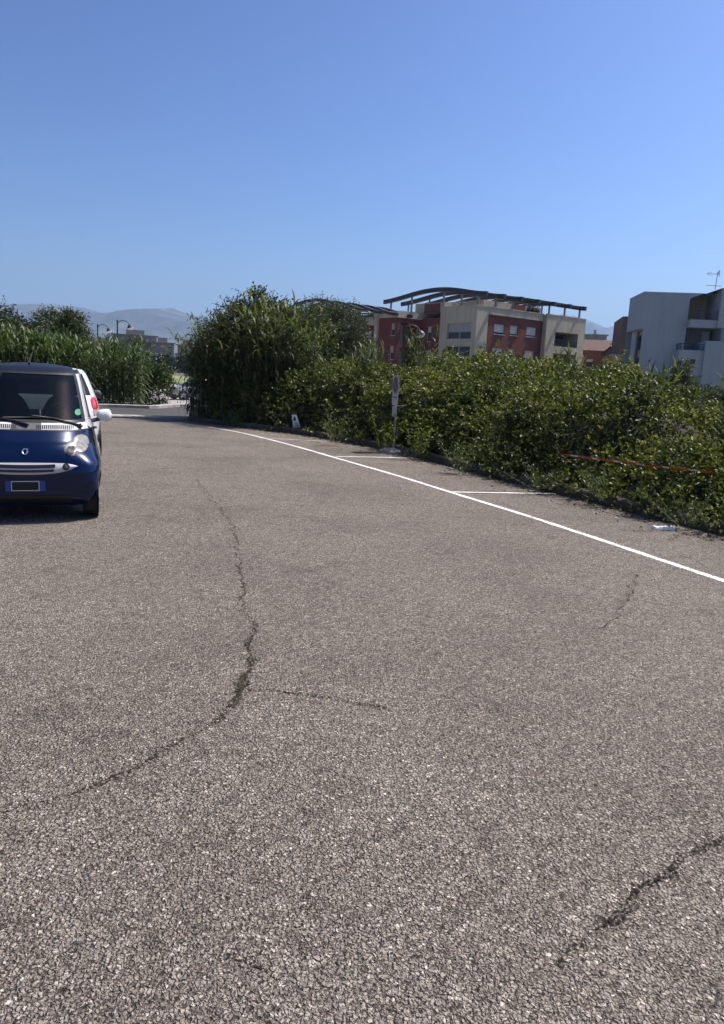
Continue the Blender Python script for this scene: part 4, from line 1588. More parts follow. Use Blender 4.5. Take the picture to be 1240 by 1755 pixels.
# leafy skirt at the thicket's right foot
p = np.array([-8.75, 30.7, 0.0])
tree('leafy_bush', 'light green leafy bush at the right foot of the reeds by the kerb', tuple(p), [(0, 0, 0.7, 0.65, 0.6, 0.75), (-0.5, -0.1, 1.1, 0.55, 0.5, 0.65), (0.1, 0.1, 1.3, 0.35, 0.4, 0.45)], M['reed'], 620, 0.12, 0.05, 66, 0.4, 0.04, 7, 0.3, cat='bush')

# ---- shrubs and small trees behind the reeds
SH = [(-19.6, 39, [(0, 0, 3.3, 1.5, 1.2, 1.3), (-1.2, 0, 3.0, 1.4, 1.2, 1.2), (0.4, 0, 2.2, 1.7, 1.3, 1.2)], 'wide dark tree at the left edge behind the reeds', 'far_leaf'),
      (-16.9, 40, [(0, 0, 3.6, 1.1, 1.0, 1.0), (0.7, 0, 3.1, 1.0, 1.0, 1.1), (0.1, 0, 2.3, 1.5, 1.2, 1.1), (0.9, 0, 4.1, 0.55, 0.5, 0.5)], 'feathery tree with leaning top against the hills, behind the reeds', 'tree_leaf'),
      (-18.2, 37.5, [(0, 0, 2.7, 1.4, 1.0, 0.9), (0.9, 0, 2.4, 1.1, 1.0, 0.9)], 'low scrubby tree between the two trees behind the reeds', 'shrub_leaf'),
      (-22.8, 40, [(0, 0, 3.3, 1.6, 1.3, 1.4), (0.9, 0, 2.6, 1.5, 1.2, 1.2)], 'tree leaving the frame on the left behind the reeds', 'tree_leaf')]
for k, (x, y, lb, lab, mt) in enumerate(SH):
    tree('small_tree', lab, (x, y, float(ground_z(x, y))), [(a, b2, c2 * 1.03, d2 * 1.15, e2 * 1.1, f2 * 1.1) for a, b2, c2, d2, e2, f2 in lb], M[mt], 3000, 0.14, 0.06, 90 + k, 1.6, 0.12, 8, 0.45, group='trees behind the reeds')
# low scrub joining trees and reeds
for k, (x, y, w, h, lab) in enumerate([(-20.5, 34, 2.8, 2.5, 'green scrub bush behind the reeds at the left edge'), (-15.6, 36, 2.2, 2.55, 'green scrub bush under the feathery tree'), (-12.9, 37, 1.9, 2.2, 'scrub bush behind the reeds below the street lamps')]):
    tree('scrub_bush', lab, (x, y, float(ground_z(x, y))), [(0, 0, h * 0.55, w, 1.2, h * 0.45), (w * 0.5, 0, h * 0.45, w * 0.6, 1, h * 0.4)], M['tree_leaf'], 1000, 0.14, 0.06, 120 + k, 0.5, 0.06, 8, 0.4, cat='bush', group='scrub behind the reeds')

# ---- far trees under the distant blocks
for k, (x, y, w, h, lab) in enumerate([(-74, 250, 6, 7.0, 'round far tree in the gap between reeds and canes'), (-66, 240, 5, 6.2, 'far tree touching the tall canes in the gap'), (-82, 265, 6, 6.0, 'far tree below the faded block nearest the gap'), (-92, 270, 7, 5.6, 'low far tree below the tallest faded block'), (-58, 235, 5, 6.5, 'far tree hidden mostly by the tall canes'), (-104, 280, 7, 5.6, 'far tree under the smaller street lamp')]):
    tree('distant_tree', lab, (x, y, -0.6), [(0, 0, h * 0.55, w * 0.55, w * 0.5, h * 0.45), (w * 0.35, 0, h * 0.45, w * 0.4, w * 0.4, h * 0.38), (-w * 0.3, 0, h * 0.62, w * 0.35, w * 0.35, h * 0.3)], M['far_leaf'], 420, 0.7, 0.4, 140 + k, h * 0.3, 0.25, 7, 1.2, group='far trees in front of the distant blocks', shell=0.3)
# field strip
mb = MB()
mb.quad((-60, 100, ground_z(0, 100) + 0.02), (-10, 112, ground_z(0, 100) + 0.02), (-20, 190, ground_z(0, 100) + 0.02), (-85, 180, ground_z(0, 100) + 0.02))
tag(mb.build('field', plain('pale green field', (0.17, 0.20, 0.075), 0.95, var=0.3, scale=0.3)), kind='structure')
mb = MB()
mb.quad((-16.5, 37.5, -0.50), (2, 37.5, -0.50), (6, 95, -0.62), (-40, 95, -0.62))
lotfar = [(-16.5, 40), (2, 40), (8, 96), (-42, 96)]
mb = MB()
mb.poly([(x, y, -0.622) for x, y in lotfar])
tag(mb.build('car_park', plain('pale gravel car park', (0.27, 0.25, 0.23), 0.95, var=0.2, scale=1.5)), kind='structure')

# ---- trees and shrubs between the hedge and the buildings
tree('dark_bush', 'dark rounded bush in front of the terracotta houses', (14.4, 45, -0.6), [(0, 0, 2.4, 1.15, 1.0, 1.15), (-0.6, 0, 2.0, 0.9, 0.9, 1.0)], M['shrub_leaf'], 1500, 0.11, 0.05, 170, 0.6, 0.06, 8, 0.3, cat='bush')
tree('slim_tree', 'small green tree standing in front of the white house wall', (16.9, 40, -0.6), [(-0.1, 0, 3.2, 0.5, 0.5, 0.65), (0.15, 0, 2.4, 0.75, 0.7, 0.8), (-0.6, 0, 1.9, 0.7, 0.6, 0.6)], M['tree_leaf'], 900, 0.11, 0.055, 171, 1.2, 0.06, 8, 0.3)
tree('dark_bush', 'low dark bush at the foot of the white house, right of the small green tree', (18.3, 40.5, -0.6), [(0, 0, 1.9, 1.0, 0.8, 0.75), (1.2, 0, 1.7, 0.9, 0.8, 0.7)], M['shrub_leaf'], 900, 0.11, 0.05, 172, 0.5, 0.05, 8, 0.3, cat='bush')


def blade_tuft(name, label, loc, n, h, seed, mat, W=0.05, spread=0.9, droop=1.0, cat='plant', group=None, stem_h=0.0):
    rng = np.random.default_rng(seed)
    t = thing(name, label, cat, loc, 0, group)
    az = rng.uniform(0, 2 * math.pi, n)
    base = np.zeros((n, 3))
    base[:, 0] = rng.normal(0, 0.05, n)
    base[:, 1] = rng.normal(0, 0.05, n)
    base[:, 2] = rng.uniform(stem_h * 0.88, stem_h, n)
    V, F = cane_leaves(base, np.stack([np.cos(az), np.sin(az)], 1), h * rng.uniform(0.6, 1.15, n), np.full(n, W), rng.uniform(1.5 - spread, 1.5, n), droop * rng.uniform(0.3, 1.2, n))
    arr_mesh('leaf_blade', V, F, mat, t, smooth=True)
    if stem_h:
        m = MB()
        m.tube([(0, 0, -0.05), (0.01, 0, stem_h)], [0.03, 0.015], 6)
        m.build('stem', M['cane_stem'], t)
    return t


def cane_sprout(label, x, y, ztop, n, seed, spread=0.35):
    rr = np.random.default_rng(seed)
    b = scatter(x, y, spread, spread * 0.6, n, seed)
    return cane_clump('cane_sprout', label, b, rr.uniform(ztop * 0.72, ztop, n), seed + 1, M['cane'], 14, 0.45, 0.042, 0.06, 0.45, cat='reeds', group='young canes growing out of the hedge', droop=1.1)


cane_sprout('bright young canes rising beside the curved lamp behind the hedge', 1.32, 20.2, 3.0, 26, 201, 0.32)
cane_sprout('young canes in the hedge top below the brick block window', -0.15, 20.0, 2.55, 18, 203, 0.55)
cane_sprout('young canes out of the hedge under the cream tower', 4.1, 16.8, 2.45, 14, 205, 0.45)
cane_sprout('young canes out of the hedge in front of the white house', 4.55, 11.9, 1.95, 14, 207, 0.4)
cane_sprout('tall young canes at the right edge in front of the white house', 5.35, 10.6, 2.12, 10, 209, 0.3)
blade_tuft('spiky_palm', 'small spiky palm head showing above the hedge before the cream corner', (3.75, 23.5, 0), 90, 0.8, 211, M['cane'], 0.05, 1.7, 0.6, 'palm', stem_h=2.15)

# ---- weeds along the kerb
WD = [(850, 800, 0.75, 'weed', 'tall pale weed against the hedge left of the longest bay divider'), (880, 806, 0.55, 'weed', 'shorter pale weed just right of the tall one'), (1012, 832, 0.7, 'weed', 'feathery weed standing on the kerb below the red tape'), (1040, 852, 0.4, 'weed', 'tufted weed spilling over the kerb near the paper scrap'),
      (715, 776, 0.75, 'lime', 'yellow green weed right of the no parking sign'), (655, 764, 0.75, 'lime', 'yellow green weed left of the no parking sign'), (570, 752, 0.7, 'weed', 'pale weed at the hedge foot right of the hanging notice'), (930, 832, 0.35, 'weed', 'small weed at the kerb between the tall weeds and the tape'), (790, 800, 0.5, 'weed', 'weed at the hedge foot above the longest bay divider'), (1180, 892, 0.4, 'weed', 'small weed at the kerb behind the paper scrap')]
for k, (px, py, h, mt, lab) in enumerate(WD):
    q = gnd(px, py + 4, 0.1)
    rr = np.random.default_rng(300 + k)
    t = thing('weed', lab, 'weed', (q[0], q[1], 0.08), 0, 'weeds along the kerb')
    ns = 12
    bd = rr.normal(0, 0.12, (ns, 2))
    u = np.linspace(0, 1, 6)
    path = np.zeros((ns, 6, 3))
    path[:, :, :2] = bd[:, None] * (0.5 + 1.6 * u[None, :, None])
    path[:, :, 2] = h * rr.uniform(0.6, 1.0, ns)[:, None] * u
    stems_mesh('stem', path, np.full(ns, 0.004), 0.0015, M['cane_stem'], t)
    lp = np.repeat(path[:, 1:].reshape(-1, 3), 6, 0) + rr.normal(0, 0.03, (ns * 5 * 6, 3))
    V, F = leaf_quads(lp, rr.normal(0, 1, lp.shape) + [0, 0, 0.5], 0.07, 0.018 if mt == 'weed' else 0.03, rr)
    arr_mesh('foliage', V, F, M[mt], t)
# dry grass and litter leaves on the kerb line
rr = np.random.default_rng(9)
n = 5200
k = rr.integers(int(s_a / 0.1), len(HK) - 30, n)
off = rr.gamma(1.4, 0.10, n) - 0.16
b = np.c_[HK[k] + HN[k] * (0.12 + off * 0.9)[:, None] + rr.normal(0, 0.02, (n, 2)), np.where(off > -0.1, 0.1, 0.0)]
keep = fbm(np.c_[b[:, :2] * 1.3, b[:, 2] * 0], 2, 2) > 0.47
b = b[keep]
n = len(b)
az = rr.uniform(0, 6.28, n)
V, F = cane_leaves(b, np.stack([np.cos(az), np.sin(az)], 1), rr.uniform(0.08, 0.28, n), np.full(n, 0.008), rr.uniform(0.7, 1.5, n), rr.uniform(0.2, 1.4, n), 4)
tag(arr_mesh('grass', V, F, M['weed'], smooth=True), 'dry grass tufts along the overgrown kerb', 'grass', kind='stuff')

# dry leaves and crumbs of soil drifted along the foot of the kerb
rr = np.random.default_rng(19)
n = 1500
k = rr.integers(int(s_a / 0.1), len(HK) - 30, n)
off = -rr.gamma(1.1, 0.16, n) - 0.03
p = np.c_[HK[k] + HN[k] * off[:, None] + rr.normal(0, 0.03, (n, 2)), np.full(n, 0.007)]
dd = np.c_[rr.normal(0, 1, (n, 2)), rr.uniform(0.0, 0.25, n)]
V, F = leaf_quads(p, dd, 0.045, 0.028, rr, 0.12)
V = V.copy()
V[:, 2] = np.maximum(V[:, 2], 0.004)
tag(arr_mesh('leaf_litter', V, F, leaf_mat('dry fallen leaf', (0.05, 0.035, 0.02), (0.12, 0.085, 0.045), (0.24, 0.19, 0.11), 0.1)), 'dry leaves drifted along the foot of the kerb', 'leaf litter', kind='stuff')


# ------------------------------------------------------------------ cars
class Shell:
    """a car body as a stack of rounded plan outlines; t in [-1,1] runs nose (0) -> sides -> tail (+-1)"""

    def __init__(self, tab, n=3.5, low_n=None):
        self.low_n = low_n or n
        tab = np.array(tab, float)
        self.z = tab[:, 0]
        self.tab = tab
        zz = np.linspace(self.z[0], self.z[-1], 240)
        cols = []
        for k in (1, 2, 3):
            v = np.interp(zz, self.z, tab[:, k])
            ker = np.hanning(9)
            ker /= ker.sum()
            v = np.convolve(np.pad(v, 4, mode='reflect', reflect_type='odd'), ker, 'valid')
            cols.append(v)
        self.zz, self.cols = zz, cols
        self.n = n
        th = np.linspace(0, math.pi, 2000)
        P = self._p(th, 0.6)
        d = np.r_[0, np.cumsum(np.linalg.norm(np.diff(P[:, :2], axis=0), axis=1))]
        self.tt, self.th = d / d[-1], th

    def par(self, z):
        return [np.interp(z, self.zz, c) for c in self.cols]

    def nz(self, z):
        return np.interp(z, [0.0, 0.58, 0.76, 2.0], [self.low_n, self.low_n, self.n, self.n])

    def _p(self, th, z):
        yf, yr, w = self.par(z)
        s = np.abs(np.sin(th))
        c = np.cos(th)
        e = 2.0 / self.nz(z)
        ym = (yf + yr) / 2
        x = w * s ** e * np.sign(np.where(np.abs(th) < 1e-9, 1, th))
        y = ym - (ym - yf) * np.sign(c) * np.abs(c) ** e
        y = np.where(c >= 0, y, ym + (yr - ym) * np.abs(c) ** e)
        return np.stack([x, y, np.broadcast_to(z, x.shape)], -1)

    def pt(self, t, z):
        t = np.asarray(t, float)
        th = np.interp(np.abs(t), self.tt, self.th) * np.where(t < 0, -1, 1)
        return self._p(th, np.asarray(z, float))

    def t_of_x(self, fx):
        """arc coordinate of the front half where x = fx * half width"""
        th = math.asin(fx ** (self.n / 2))
        return float(np.interp(th, self.th, self.tt))

    def nrm(self, t, z, h=0.004):
        a = self.pt(t + h, z) - self.pt(t - h, z)
        b = self.pt(t, z + h) - self.pt(t, z - h)
        n = np.cross(a, b)
        return n / (np.linalg.norm(n, axis=-1)[..., None] + 1e-9)

    def patch(self, mb, t0, t1, nt, z0, z1, nz, off=0.0, mi=0):
        """t0,t1 / z0,z1 scalars or functions of v / of u"""
        v = np.linspace(0, 1, nz)
        u = np.linspace(0, 1, nt)
        U, Vv = np.meshgrid(u, v)
        Z = z0 + (z1 - z0) * Vv
        f0 = t0(Z) if callable(t0) else t0
        f1 = t1(Z) if callable(t1) else t1
        T = f0 + (f1 - f0) * U
        P = self.pt(T, Z)
        if off:
            P = P + self.nrm(T, Z) * off
        mb.grid(P, mi)

    def front_y(self, x, z):
        yf, yr, w = self.par(z)
        n = self.nz(z)
        s = np.clip(np.abs(x) / w, 0, 0.9999) ** (n / 2)
        c = np.sqrt(1 - s * s)
        ym = (yf + yr) / 2
        return ym - (ym - yf) * c ** (2.0 / n)


def wheel(parent, x, y, r, w, side, rim=M['silver'], name='wheel'):
    t = MB()
    s = side
    prof = [(r * 0.62, -0.5), (r * 0.9, -0.5), (r * 0.98, -0.42), (r, -0.3), (r, 0.3), (r * 0.98, 0.42), (r * 0.9, 0.5), (r * 0.62, 0.46)]
    t.lathe([(a, b * w) for a, b in prof], 36, 'x')
    o = t.build(name, M['rubber'], parent, smooth=True, loc=(x, y, r))
    m = MB()
    f = s * w * 0.44
    m.lathe([(r * 0.63, -w * 0.4), (r * 0.63, w * 0.4), (r * 0.56, w * 0.38), (r * 0.56, -w * 0.4)], 30, 'x')
    for k in range(6):
        a = k * math.pi / 3
        Mx = Matrix.Translation((f, 0, 0)) @ Matrix.Rotation(a, 4, 'X')
        m.box(-0.012, 0.012, -0.028, 0.028, 0.0, r * 0.6, M=Mx)
    m.lathe([(0.0, f - 0.005), (0.055, f + 0.008 * s), (0.06, f)], 14, 'x')
    m.build('rim', rim, o, smooth=False)
    b = MB()
    b.lathe([(0.0, s * w * 0.2), (r * 0.56, s * w * 0.2)], 24, 'x')
    b.build('brake_disc', M['trim'], o)
    return o


def cut_arch(o, arches, R, xmin=0.55):
    """drop body faces inside the wheel arches and round the edge left behind"""
    me = o.data
    import bmesh
    bm = bmesh.new()
    bm.from_mesh(me)
    for cy, cz in arches:
        kill = []
        for f in bm.faces:
            c = f.calc_center_median()
            if abs(c.x) > xmin and math.hypot(c.y - cy, c.z - cz) < R:
                kill.append(f)
        ev = {v for f in kill for v in f.verts}
        bmesh.ops.delete(bm, geom=kill, context='FACES')
        for v in bm.verts:
            if v.is_valid and v in ev and v.link_faces:
                d = math.hypot(v.co.y - cy, v.co.z - cz)
                v.co.y = cy + (v.co.y - cy) / d * R
                v.co.z = cz + (v.co.z - cz) / d * R
    bm.to_mesh(me)
    bm.free()


def disc_on_front(S, mb, cx, cz, rx, rz, off, seg=28, rings=5, bulge=0.0, mi=0):
    a = np.linspace(0, 2 * math.pi, seg, endpoint=False)
    k = np.linspace(0.001, 1, rings)
    X = cx + rx * k[:, None] * np.cos(a)[None]
    Z = cz + rz * k[:, None] * np.sin(a)[None]
    Y = S.front_y(X, Z) - off - bulge * (1 - k[:, None] ** 2)
    mb.grid(np.stack([X, Y, Z], 2), mi, True)


def blob_outline_on_front(S, mb, circles, off, bulge, grow=0.0, seg=56, rings=6, sign=1):
    """a lamp glass whose outline is the union of two circles (a peanut), mapped to the nose"""
    circles = [(cx, cz, r + grow) for cx, cz, r in circles]
    c0 = np.mean([c[:2] for c in circles], 0)
    a = np.linspace(0, 2 * math.pi, seg, endpoint=False)
    R = np.zeros(seg)
    for i, an in enumerate(a):
        d = np.array([math.cos(an), math.sin(an)])
        best = 0.02
        for cx, cz, r in circles:
            o = np.array([cx, cz]) - c0
            b = d @ o
            disc = b * b - (o @ o - r * r)
            if disc > 0:
                best = max(best, b + math.sqrt(disc))
        R[i] = best
    R = np.convolve(np.r_[R[-2:], R, R[:2]], np.ones(3) / 3, 'same')[2:-2]
    k = np.linspace(0.001, 1, rings)
    X = c0[0] + k[:, None] * (R * np.cos(a))[None]
    Z = c0[1] + k[:, None] * (R * np.sin(a))[None]
    Y = S.front_y(np.abs(X), Z) - off - bulge * (1 - k[:, None] ** 2.5)
    mb.grid(np.stack([X * sign, Y, Z], 2), 0, True)


def city_car():
    """the small two-seater in front"""
    yaw = math.radians(20.5)
    t = thing('parked_car', 'small two seat car, dark blue nose with white pillars, facing us at the left edge', 'car', (-3.325, 7.05, 0), yaw, 'cars in the parking lot')
    S = Shell([(0.16, 0.12, 2.40, 0.630), (0.25, 0.04, 2.44, 0.690), (0.40, 0.00, 2.48, 0.708), (0.52, 0.0, 2.49, 0.708), (0.60, 0.025, 2.49, 0.695), (0.66, 0.05, 2.49, 0.672), (0.80, 0.135, 2.47, 0.648), (0.90, 0.245, 2.45, 0.632), (0.98, 0.36, 2.43, 0.600), (1.10, 0.50, 2.39, 0.578), (1.25, 0.68, 2.33, 0.548), (1.40, 0.86, 2.24, 0.516), (1.47, 0.96, 2.16, 0.494), (1.525, 1.10, 2.04, 0.46)], 3.6, 10.0)
    ta = S.t_of_x(0.92)
    ts = ta + 0.045
    b = MB()
    S.patch(b, -1, 1, 150, 0.16, 0.905, 44)
    body = b.build('body', M['blue_paint'], t, smooth=True)
    cut_arch(body, [(0.42, 0.27), (2.16, 0.28)], 0.315, 0.672)
    # wheel housings and floor
    h = MB()
    for cy, cz in ((0.40, 0.27), (2.16, 0.28)):
        for s in (-1, 1):
            rings = []
            for xx in (0.635, 0.40):
                ring = []
                for a in np.linspace(-0.45, math.pi + 0.45, 20):
                    z_ = cz + 0.325 * math.sin(a)
                    y_ = cy + 0.325 * math.cos(a)
                    if cy < 1:
                        y_ = max(y_, float(S.front_y(xx, z_)) + 0.03)
                    ring.append((s * xx, y_, z_))
                rings.append(ring)
            h.grid(np.array(rings))
    h.box(-0.42, 0.42, 0.16, 2.36, 0.17, 0.24)
    h.box(-0.40, 0.40, 0.2, 2.3, 0.24, 0.60)
    h.build('underbody', M['black'], t)
    # white safety cell
    c = MB()
    for sg in (-1, 1):
        S.patch(c, sg * (ta - 0.10), sg * ta, 6, 0.905, 0.982, 5)
        S.patch(c, sg * ta, sg * 0.99, 50, 0.905, 0.985, 5)
        S.patch(c, sg * ta, sg * ts, 5, 0.985, 1.47, 22)
        S.patch(c, sg * 0.60, sg * 0.80, 16, 0.985, 1.47, 22)
        S.patch(c, sg * ta, sg * 0.90, 40, 1.45, 1.527, 6, 0.001)
    cell = c.build('safety_cell', M['white_car'], t, smooth=True)
    # rear flank and sill of the white cell
    for sg in (-1, 1):
        c = MB()
        S.patch(c, sg * 0.575, sg * 0.82, 40, 0.36, 0.92, 26, 0.003)
        fl = c.build('rear_flank', M['white_car'], t, smooth=True)
        cut_arch(fl, [(2.16, 0.28)], 0.325)
    for sg in (-1, 1):
        d = MB()
        S.patch(d, sg * (ts + 0.09), sg * 0.57, 26, 0.34, 0.98, 20, 0.004)
        dr = d.build('door', M['silver_car'], t, smooth=True)
        dh = MB()
        p = S.pt(sg * 0.52, 0.86)
        dh.tube([p + [sg * 0.012, -0.08, 0], p + [sg * 0.03, 0, 0], p + [sg * 0.012, 0.08, 0]], 0.012, 6)
        dh.build('handle', M['trim'], dr)
    # cowl with two grilles
    c = MB()
    S.patch(c, -(ta - 0.10), ta - 0.10, 40, 0.905, 0.98, 6, 0.0)
    cw = c.build('cowl', M['cowl'], t, smooth=True)
    for sg in (-1, 1):
        g = MB()
        for xa, xb in ((0.10, 0.44),):
            for k in range(20):
                x = xa + (xb - xa) * k / 19
                zt = 0.958 - 0.02 * abs(x - 0.3)
                pts = []
                for x2, z2 in ((x - 0.006, 0.918), (x + 0.006, 0.918), (x + 0.004, zt), (x - 0.008, zt)):
                    pts.append((sg * x2, float(S.front_y(x2, z2)) - 0.004, z2))
                g.poly(pts if sg > 0 else pts[::-1])
        g.build('grille', M['black'], cw)
    c = MB()
    S.patch(c, -(ta + 0.02), ta + 0.02, 60, 0.897, 0.910, 2, 0.002)
    c.build('hood_seam', M['black'], t, smooth=True)
    # seams of the nose panel
    c = MB()
    for sg in (-1, 1):
        S.patch(c, lambda Z, sg=sg: sg * (ta + 0.012 + 0 * Z), lambda Z, sg=sg: sg * (ta + 0.017 + 0 * Z), 2, 0.66, 0.90, 14, 0.002)
    c.build('panel_seam', M['black'], t, smooth=True)
    # roof
    rings = []
    tr = np.linspace(-1, 1, 121)
    top = S.pt(tr, np.full(121, 1.462))
    base = S.pt(tr, np.full(121, 1.525))
    cy = 1.62
    rings.append(S.pt(tr, np.full(121, 1.47)) + S.nrm(tr, np.full(121, 1.47)) * 0.003)
    rings.append(S.pt(tr, np.full(121, 1.50)) + S.nrm(tr, np.full(121, 1.50)) * 0.003)
    for k in np.linspace(0, 1, 10):
        sc = 1 - k ** 1.0 * 0.999
        q = base.copy()
        q[:, 0] *= sc
        q[:, 1] = cy + (q[:, 1] - cy) * sc
        q[:, 2] = 1.525 + 0.045 * (1 - sc ** 2)
        rings.append(q)
    r = MB()
    r.grid(np.array(rings)[:, :])
    r.build('roof', M['roof_paint'], t, smooth=True)
    an = MB()
    an.tube([(-0.02, 1.2, 1.56), (-0.02, 1.35, 1.60), (-0.02, 1.9, 1.72)], [0.012, 0.006, 0.002], 6)
    an.build('aerial', M['black'], t)
    # glazing
    g = MB()
    S.patch(g, -ta, ta, 50, 0.982, 1.472, 26, -0.004)
    ws = g.build('windscreen', M['windscreen'], t, smooth=True)
    fr = MB()
    for sg in (-1, 1):
        S.patch(fr, sg * (ta - 0.014), sg * (ta + 0.001), 3, 0.975, 1.475, 22, 0.0025)
    S.patch(fr, -ta, ta, 50, 0.974, 1.000, 3, 0.0025)
    S.patch(fr, -ta, ta, 50, 1.452, 1.476, 3, 0.0025)
    fr.build('windscreen_seal', M['black'], ws, smooth=True)
    sk = MB()
    disc_on_front(S, sk, 0.485, 1.075, 0.032, 0.032, 0.006, 18, 3)
    sk.build('sticker', M['sticker'], ws)
    for sg in (-1, 1):
        g = MB()
        S.patch(g, sg * ts, sg * 0.60, 24, 0.985, 1.45, 14, -0.004)
        g.build('side_window', M['car_glass'], t, smooth=True)
    g = MB()
    for sg in (-1, 1):
        S.patch(g, sg * 0.80, sg * 1.0, 16, 0.985, 1.45, 14, -0.004)
    g.build('rear_window', M['windscreen'], t, smooth=True)
    # wipers
    w = MB()
    P = lambda x, z, o=0.02: (x, float(S.front_y(abs(x), z)) - o, z)
    w.tube([P(0.50, 0.945, 0.03), P(0.36, 0.99), P(0.24, 1.02), P(0.05, 1.04)], [0.018, 0.012, 0.010, 0.008], 6)
    w.tube([P(0.52, 0.925, 0.03), P(0.49, 0.955, 0.035)], 0.026, 8)
    w.tube([P(0.30, 1.012, 0.014), P(0.05, 1.022, 0.014), P(-0.22, 1.015, 0.014)], 0.009, 5)
    w.build('wiper', M['black'], t, smooth=True)
    w = MB()
    w.tube([P(0.02, 0.95, 0.03), P(-0.12, 0.99), P(-0.30, 1.01), P(-0.50, 1.03)], [0.016, 0.012, 0.010, 0.008], 6)
    w.tube([P(-0.16, 1.0, 0.014), P(-0.40, 1.012, 0.014), P(-0.53, 1.03, 0.014)], 0.009, 5)
    w.build('wiper', M['black'], t, smooth=True)
    # headlights
    for sg in (-1, 1):
        cir = [(0.422, 0.735, 0.060), (0.512, 0.782, 0.078)]
        hb_ = MB()
        blob_outline_on_front(S, hb_, cir, 0.003, 0.0, 0.008, sign=sg)
        hl = hb_.build('headlight', M['black'], t, smooth=True)
        hb_ = MB()
        blob_outline_on_front(S, hb_, cir, 0.006, 0.022, 0.0, sign=sg)
        hb_.build('lens', M['lamp_bowl'], hl, smooth=True)
        hb_ = MB()
        disc_on_front(S, hb_, 0.422, 0.733, 0.036, 0.036, 0.030, 22, 4)
        hb_.v = [(sg * x, y, z) for x, y, z in hb_.v]
        hb_.build('bulb_bowl', M['lamp_inner'], hl, smooth=True)
        hb_ = MB()
        disc_on_front(S, hb_, 0.524, 0.785, 0.040, 0.046, 0.034, 22, 4)
        hb_.v = [(sg * x, y, z) for x, y, z in hb_.v]
        hb_.build('bulb_bowl', M['lamp_bowl'], hl, smooth=True)
    # ring emblem with its pointer
    e = MB()
    ring = []
    for a in np.linspace(0.5, 2 * math.pi - 0.5, 22):
        x, z = 0.025 * math.cos(a), 0.708 + 0.025 * math.sin(a)
        ring.append((x, float(S.front_y(abs(x), z)) - 0.006, z))
    e.tube(ring, 0.0065, 6)
    y0 = float(S.front_y(0, 0.708)) - 0.008
    e.poly([(0.012, y0, 0.722), (0.012, y0, 0.694), (0.036, y0, 0.708)])
    e.build('emblem', M['chrome'], t)
    # nose grille: silver surround with two dark slots
    g = MB()
    xs = np.linspace(-1, 1, 61)
    X = 0.485 * xs
    tp = 0.604 - 0.004 * xs ** 2 - 0.028 * np.abs(xs) ** 8
    bt = 0.488 + 0.070 * np.abs(xs) ** 2.6 + 0.018 * np.abs(xs) ** 10
    v = np.linspace(0, 1, 9)
    Z = bt[None] + (tp - bt)[None] * v[:, None]
    XX = np.broadcast_to(X, Z.shape)
    Y = S.front_y(np.abs(XX), Z) - 0.006 - 0.016 * np.sin(v * math.pi)[:, None]
    g.grid(np.stack([XX, Y, Z], 2))
    gr = g.build('grille_surround', M['silver'], t, smooth=True)
    g = MB()
    for z0, z1, xe in ((0.552, 0.585, 0.275), (0.512, 0.536, 0.262)):
        xx = np.linspace(-xe, xe, 30)
        zz = np.linspace(z0, z1, 3)
        Z = np.broadcast_to(zz[:, None], (3, 30)) + 0.010 * (np.abs(xx) / 0.3)[None] ** 2
        XX = np.broadcast_to(xx, Z.shape)
        g.grid(np.stack([XX, S.front_y(np.abs(XX), Z) - 0.026, Z], 2))
    g.build('slot', M['plate_black'], gr)
    for sg in (-1, 1):
        f = MB()
        disc_on_front(S, f, 0.375, 0.568, 0.034, 0.034, 0.026, 22, 3)
        f.v = [(sg * x, y, z) for x, y, z in f.v]
        fo = f.build('fog_lamp', M['black'], t)
        f = MB()
        disc_on_front(S, f, 0.375, 0.568, 0.020, 0.020, 0.030, 18, 4, 0.006)
        f.v = [(sg * x, y, z) for x, y, z in f.v]
        f.build('lens', M['lamp_inner'], fo, smooth=True)
    # number plate: blue ends, pale border, blacked-out field
    p = MB()
    yp = -0.022
    p.box(-0.18, 0.18, yp, 0.02, 0.325, 0.432)
    po = p.build('number_plate', M['trim'], t)
    p = MB()
    for sg in (-1, 1):
        p.box(min(sg * 0.178, sg * 0.128), max(sg * 0.178, sg * 0.128), yp - 0.003, yp - 0.0005, 0.33, 0.428)
    p.build('blue_band', M['plate_blue'], po)
    p = MB()
    p.box(-0.127, 0.127, yp - 0.003, yp - 0.0005, 0.33, 0.428)
    p.build('border', M['plate_white'], po)
    p = MB()
    p.box(-0.119, 0.119, yp - 0.006, yp - 0.0032, 0.338, 0.420)
    p.build('field', M['plate_black'], po)
    # black strip along the lower front of the bumper
    g = MB()
    xx = np.linspace(-0.42, 0.42, 30)
    zz = np.linspace(0.19, 0.27, 4)
    XX, Z = np.meshgrid(xx, zz)
    g.grid(np.stack([XX, S.front_y(np.abs(XX), Z) - 0.004, Z], 2))
    g.build('lower_strip', M['black'], t)
    # mirrors
    for sg in (-1, 1):
        m = MB()
        rings = []
        for k in np.linspace(0, 1, 9):
            rr = math.sin(min(1, 0.12 + k * 0.98) * math.pi) ** 0.5 if 0 < k < 1 else 0.02
            x = 0.665 + 0.165 * k
            rr = 0.068 * (max(0.02, 1 - (2 * k - 1) ** 4) ** 0.5) * (0.85 + 0.25 * k)
            rings.append([(sg * x, 0.70 + 0.03 * k + 0.055 * math.cos(a) * rr / 0.068, 1.045 + rr * math.sin(a)) for a in np.linspace(0, 2 * math.pi, 18, endpoint=False)])
        m.grid(np.array(rings), 0, True)
        mo = m.build('mirror', M['white_car'], t, smooth=True)
        q = MB()
        q.tube([(sg * 0.62, 0.66, 0.985), (sg * 0.70, 0.70, 1.005)], 0.022, 8)
        q.build('mirror_arm', M['black'], mo)
    # interior
    i = MB()
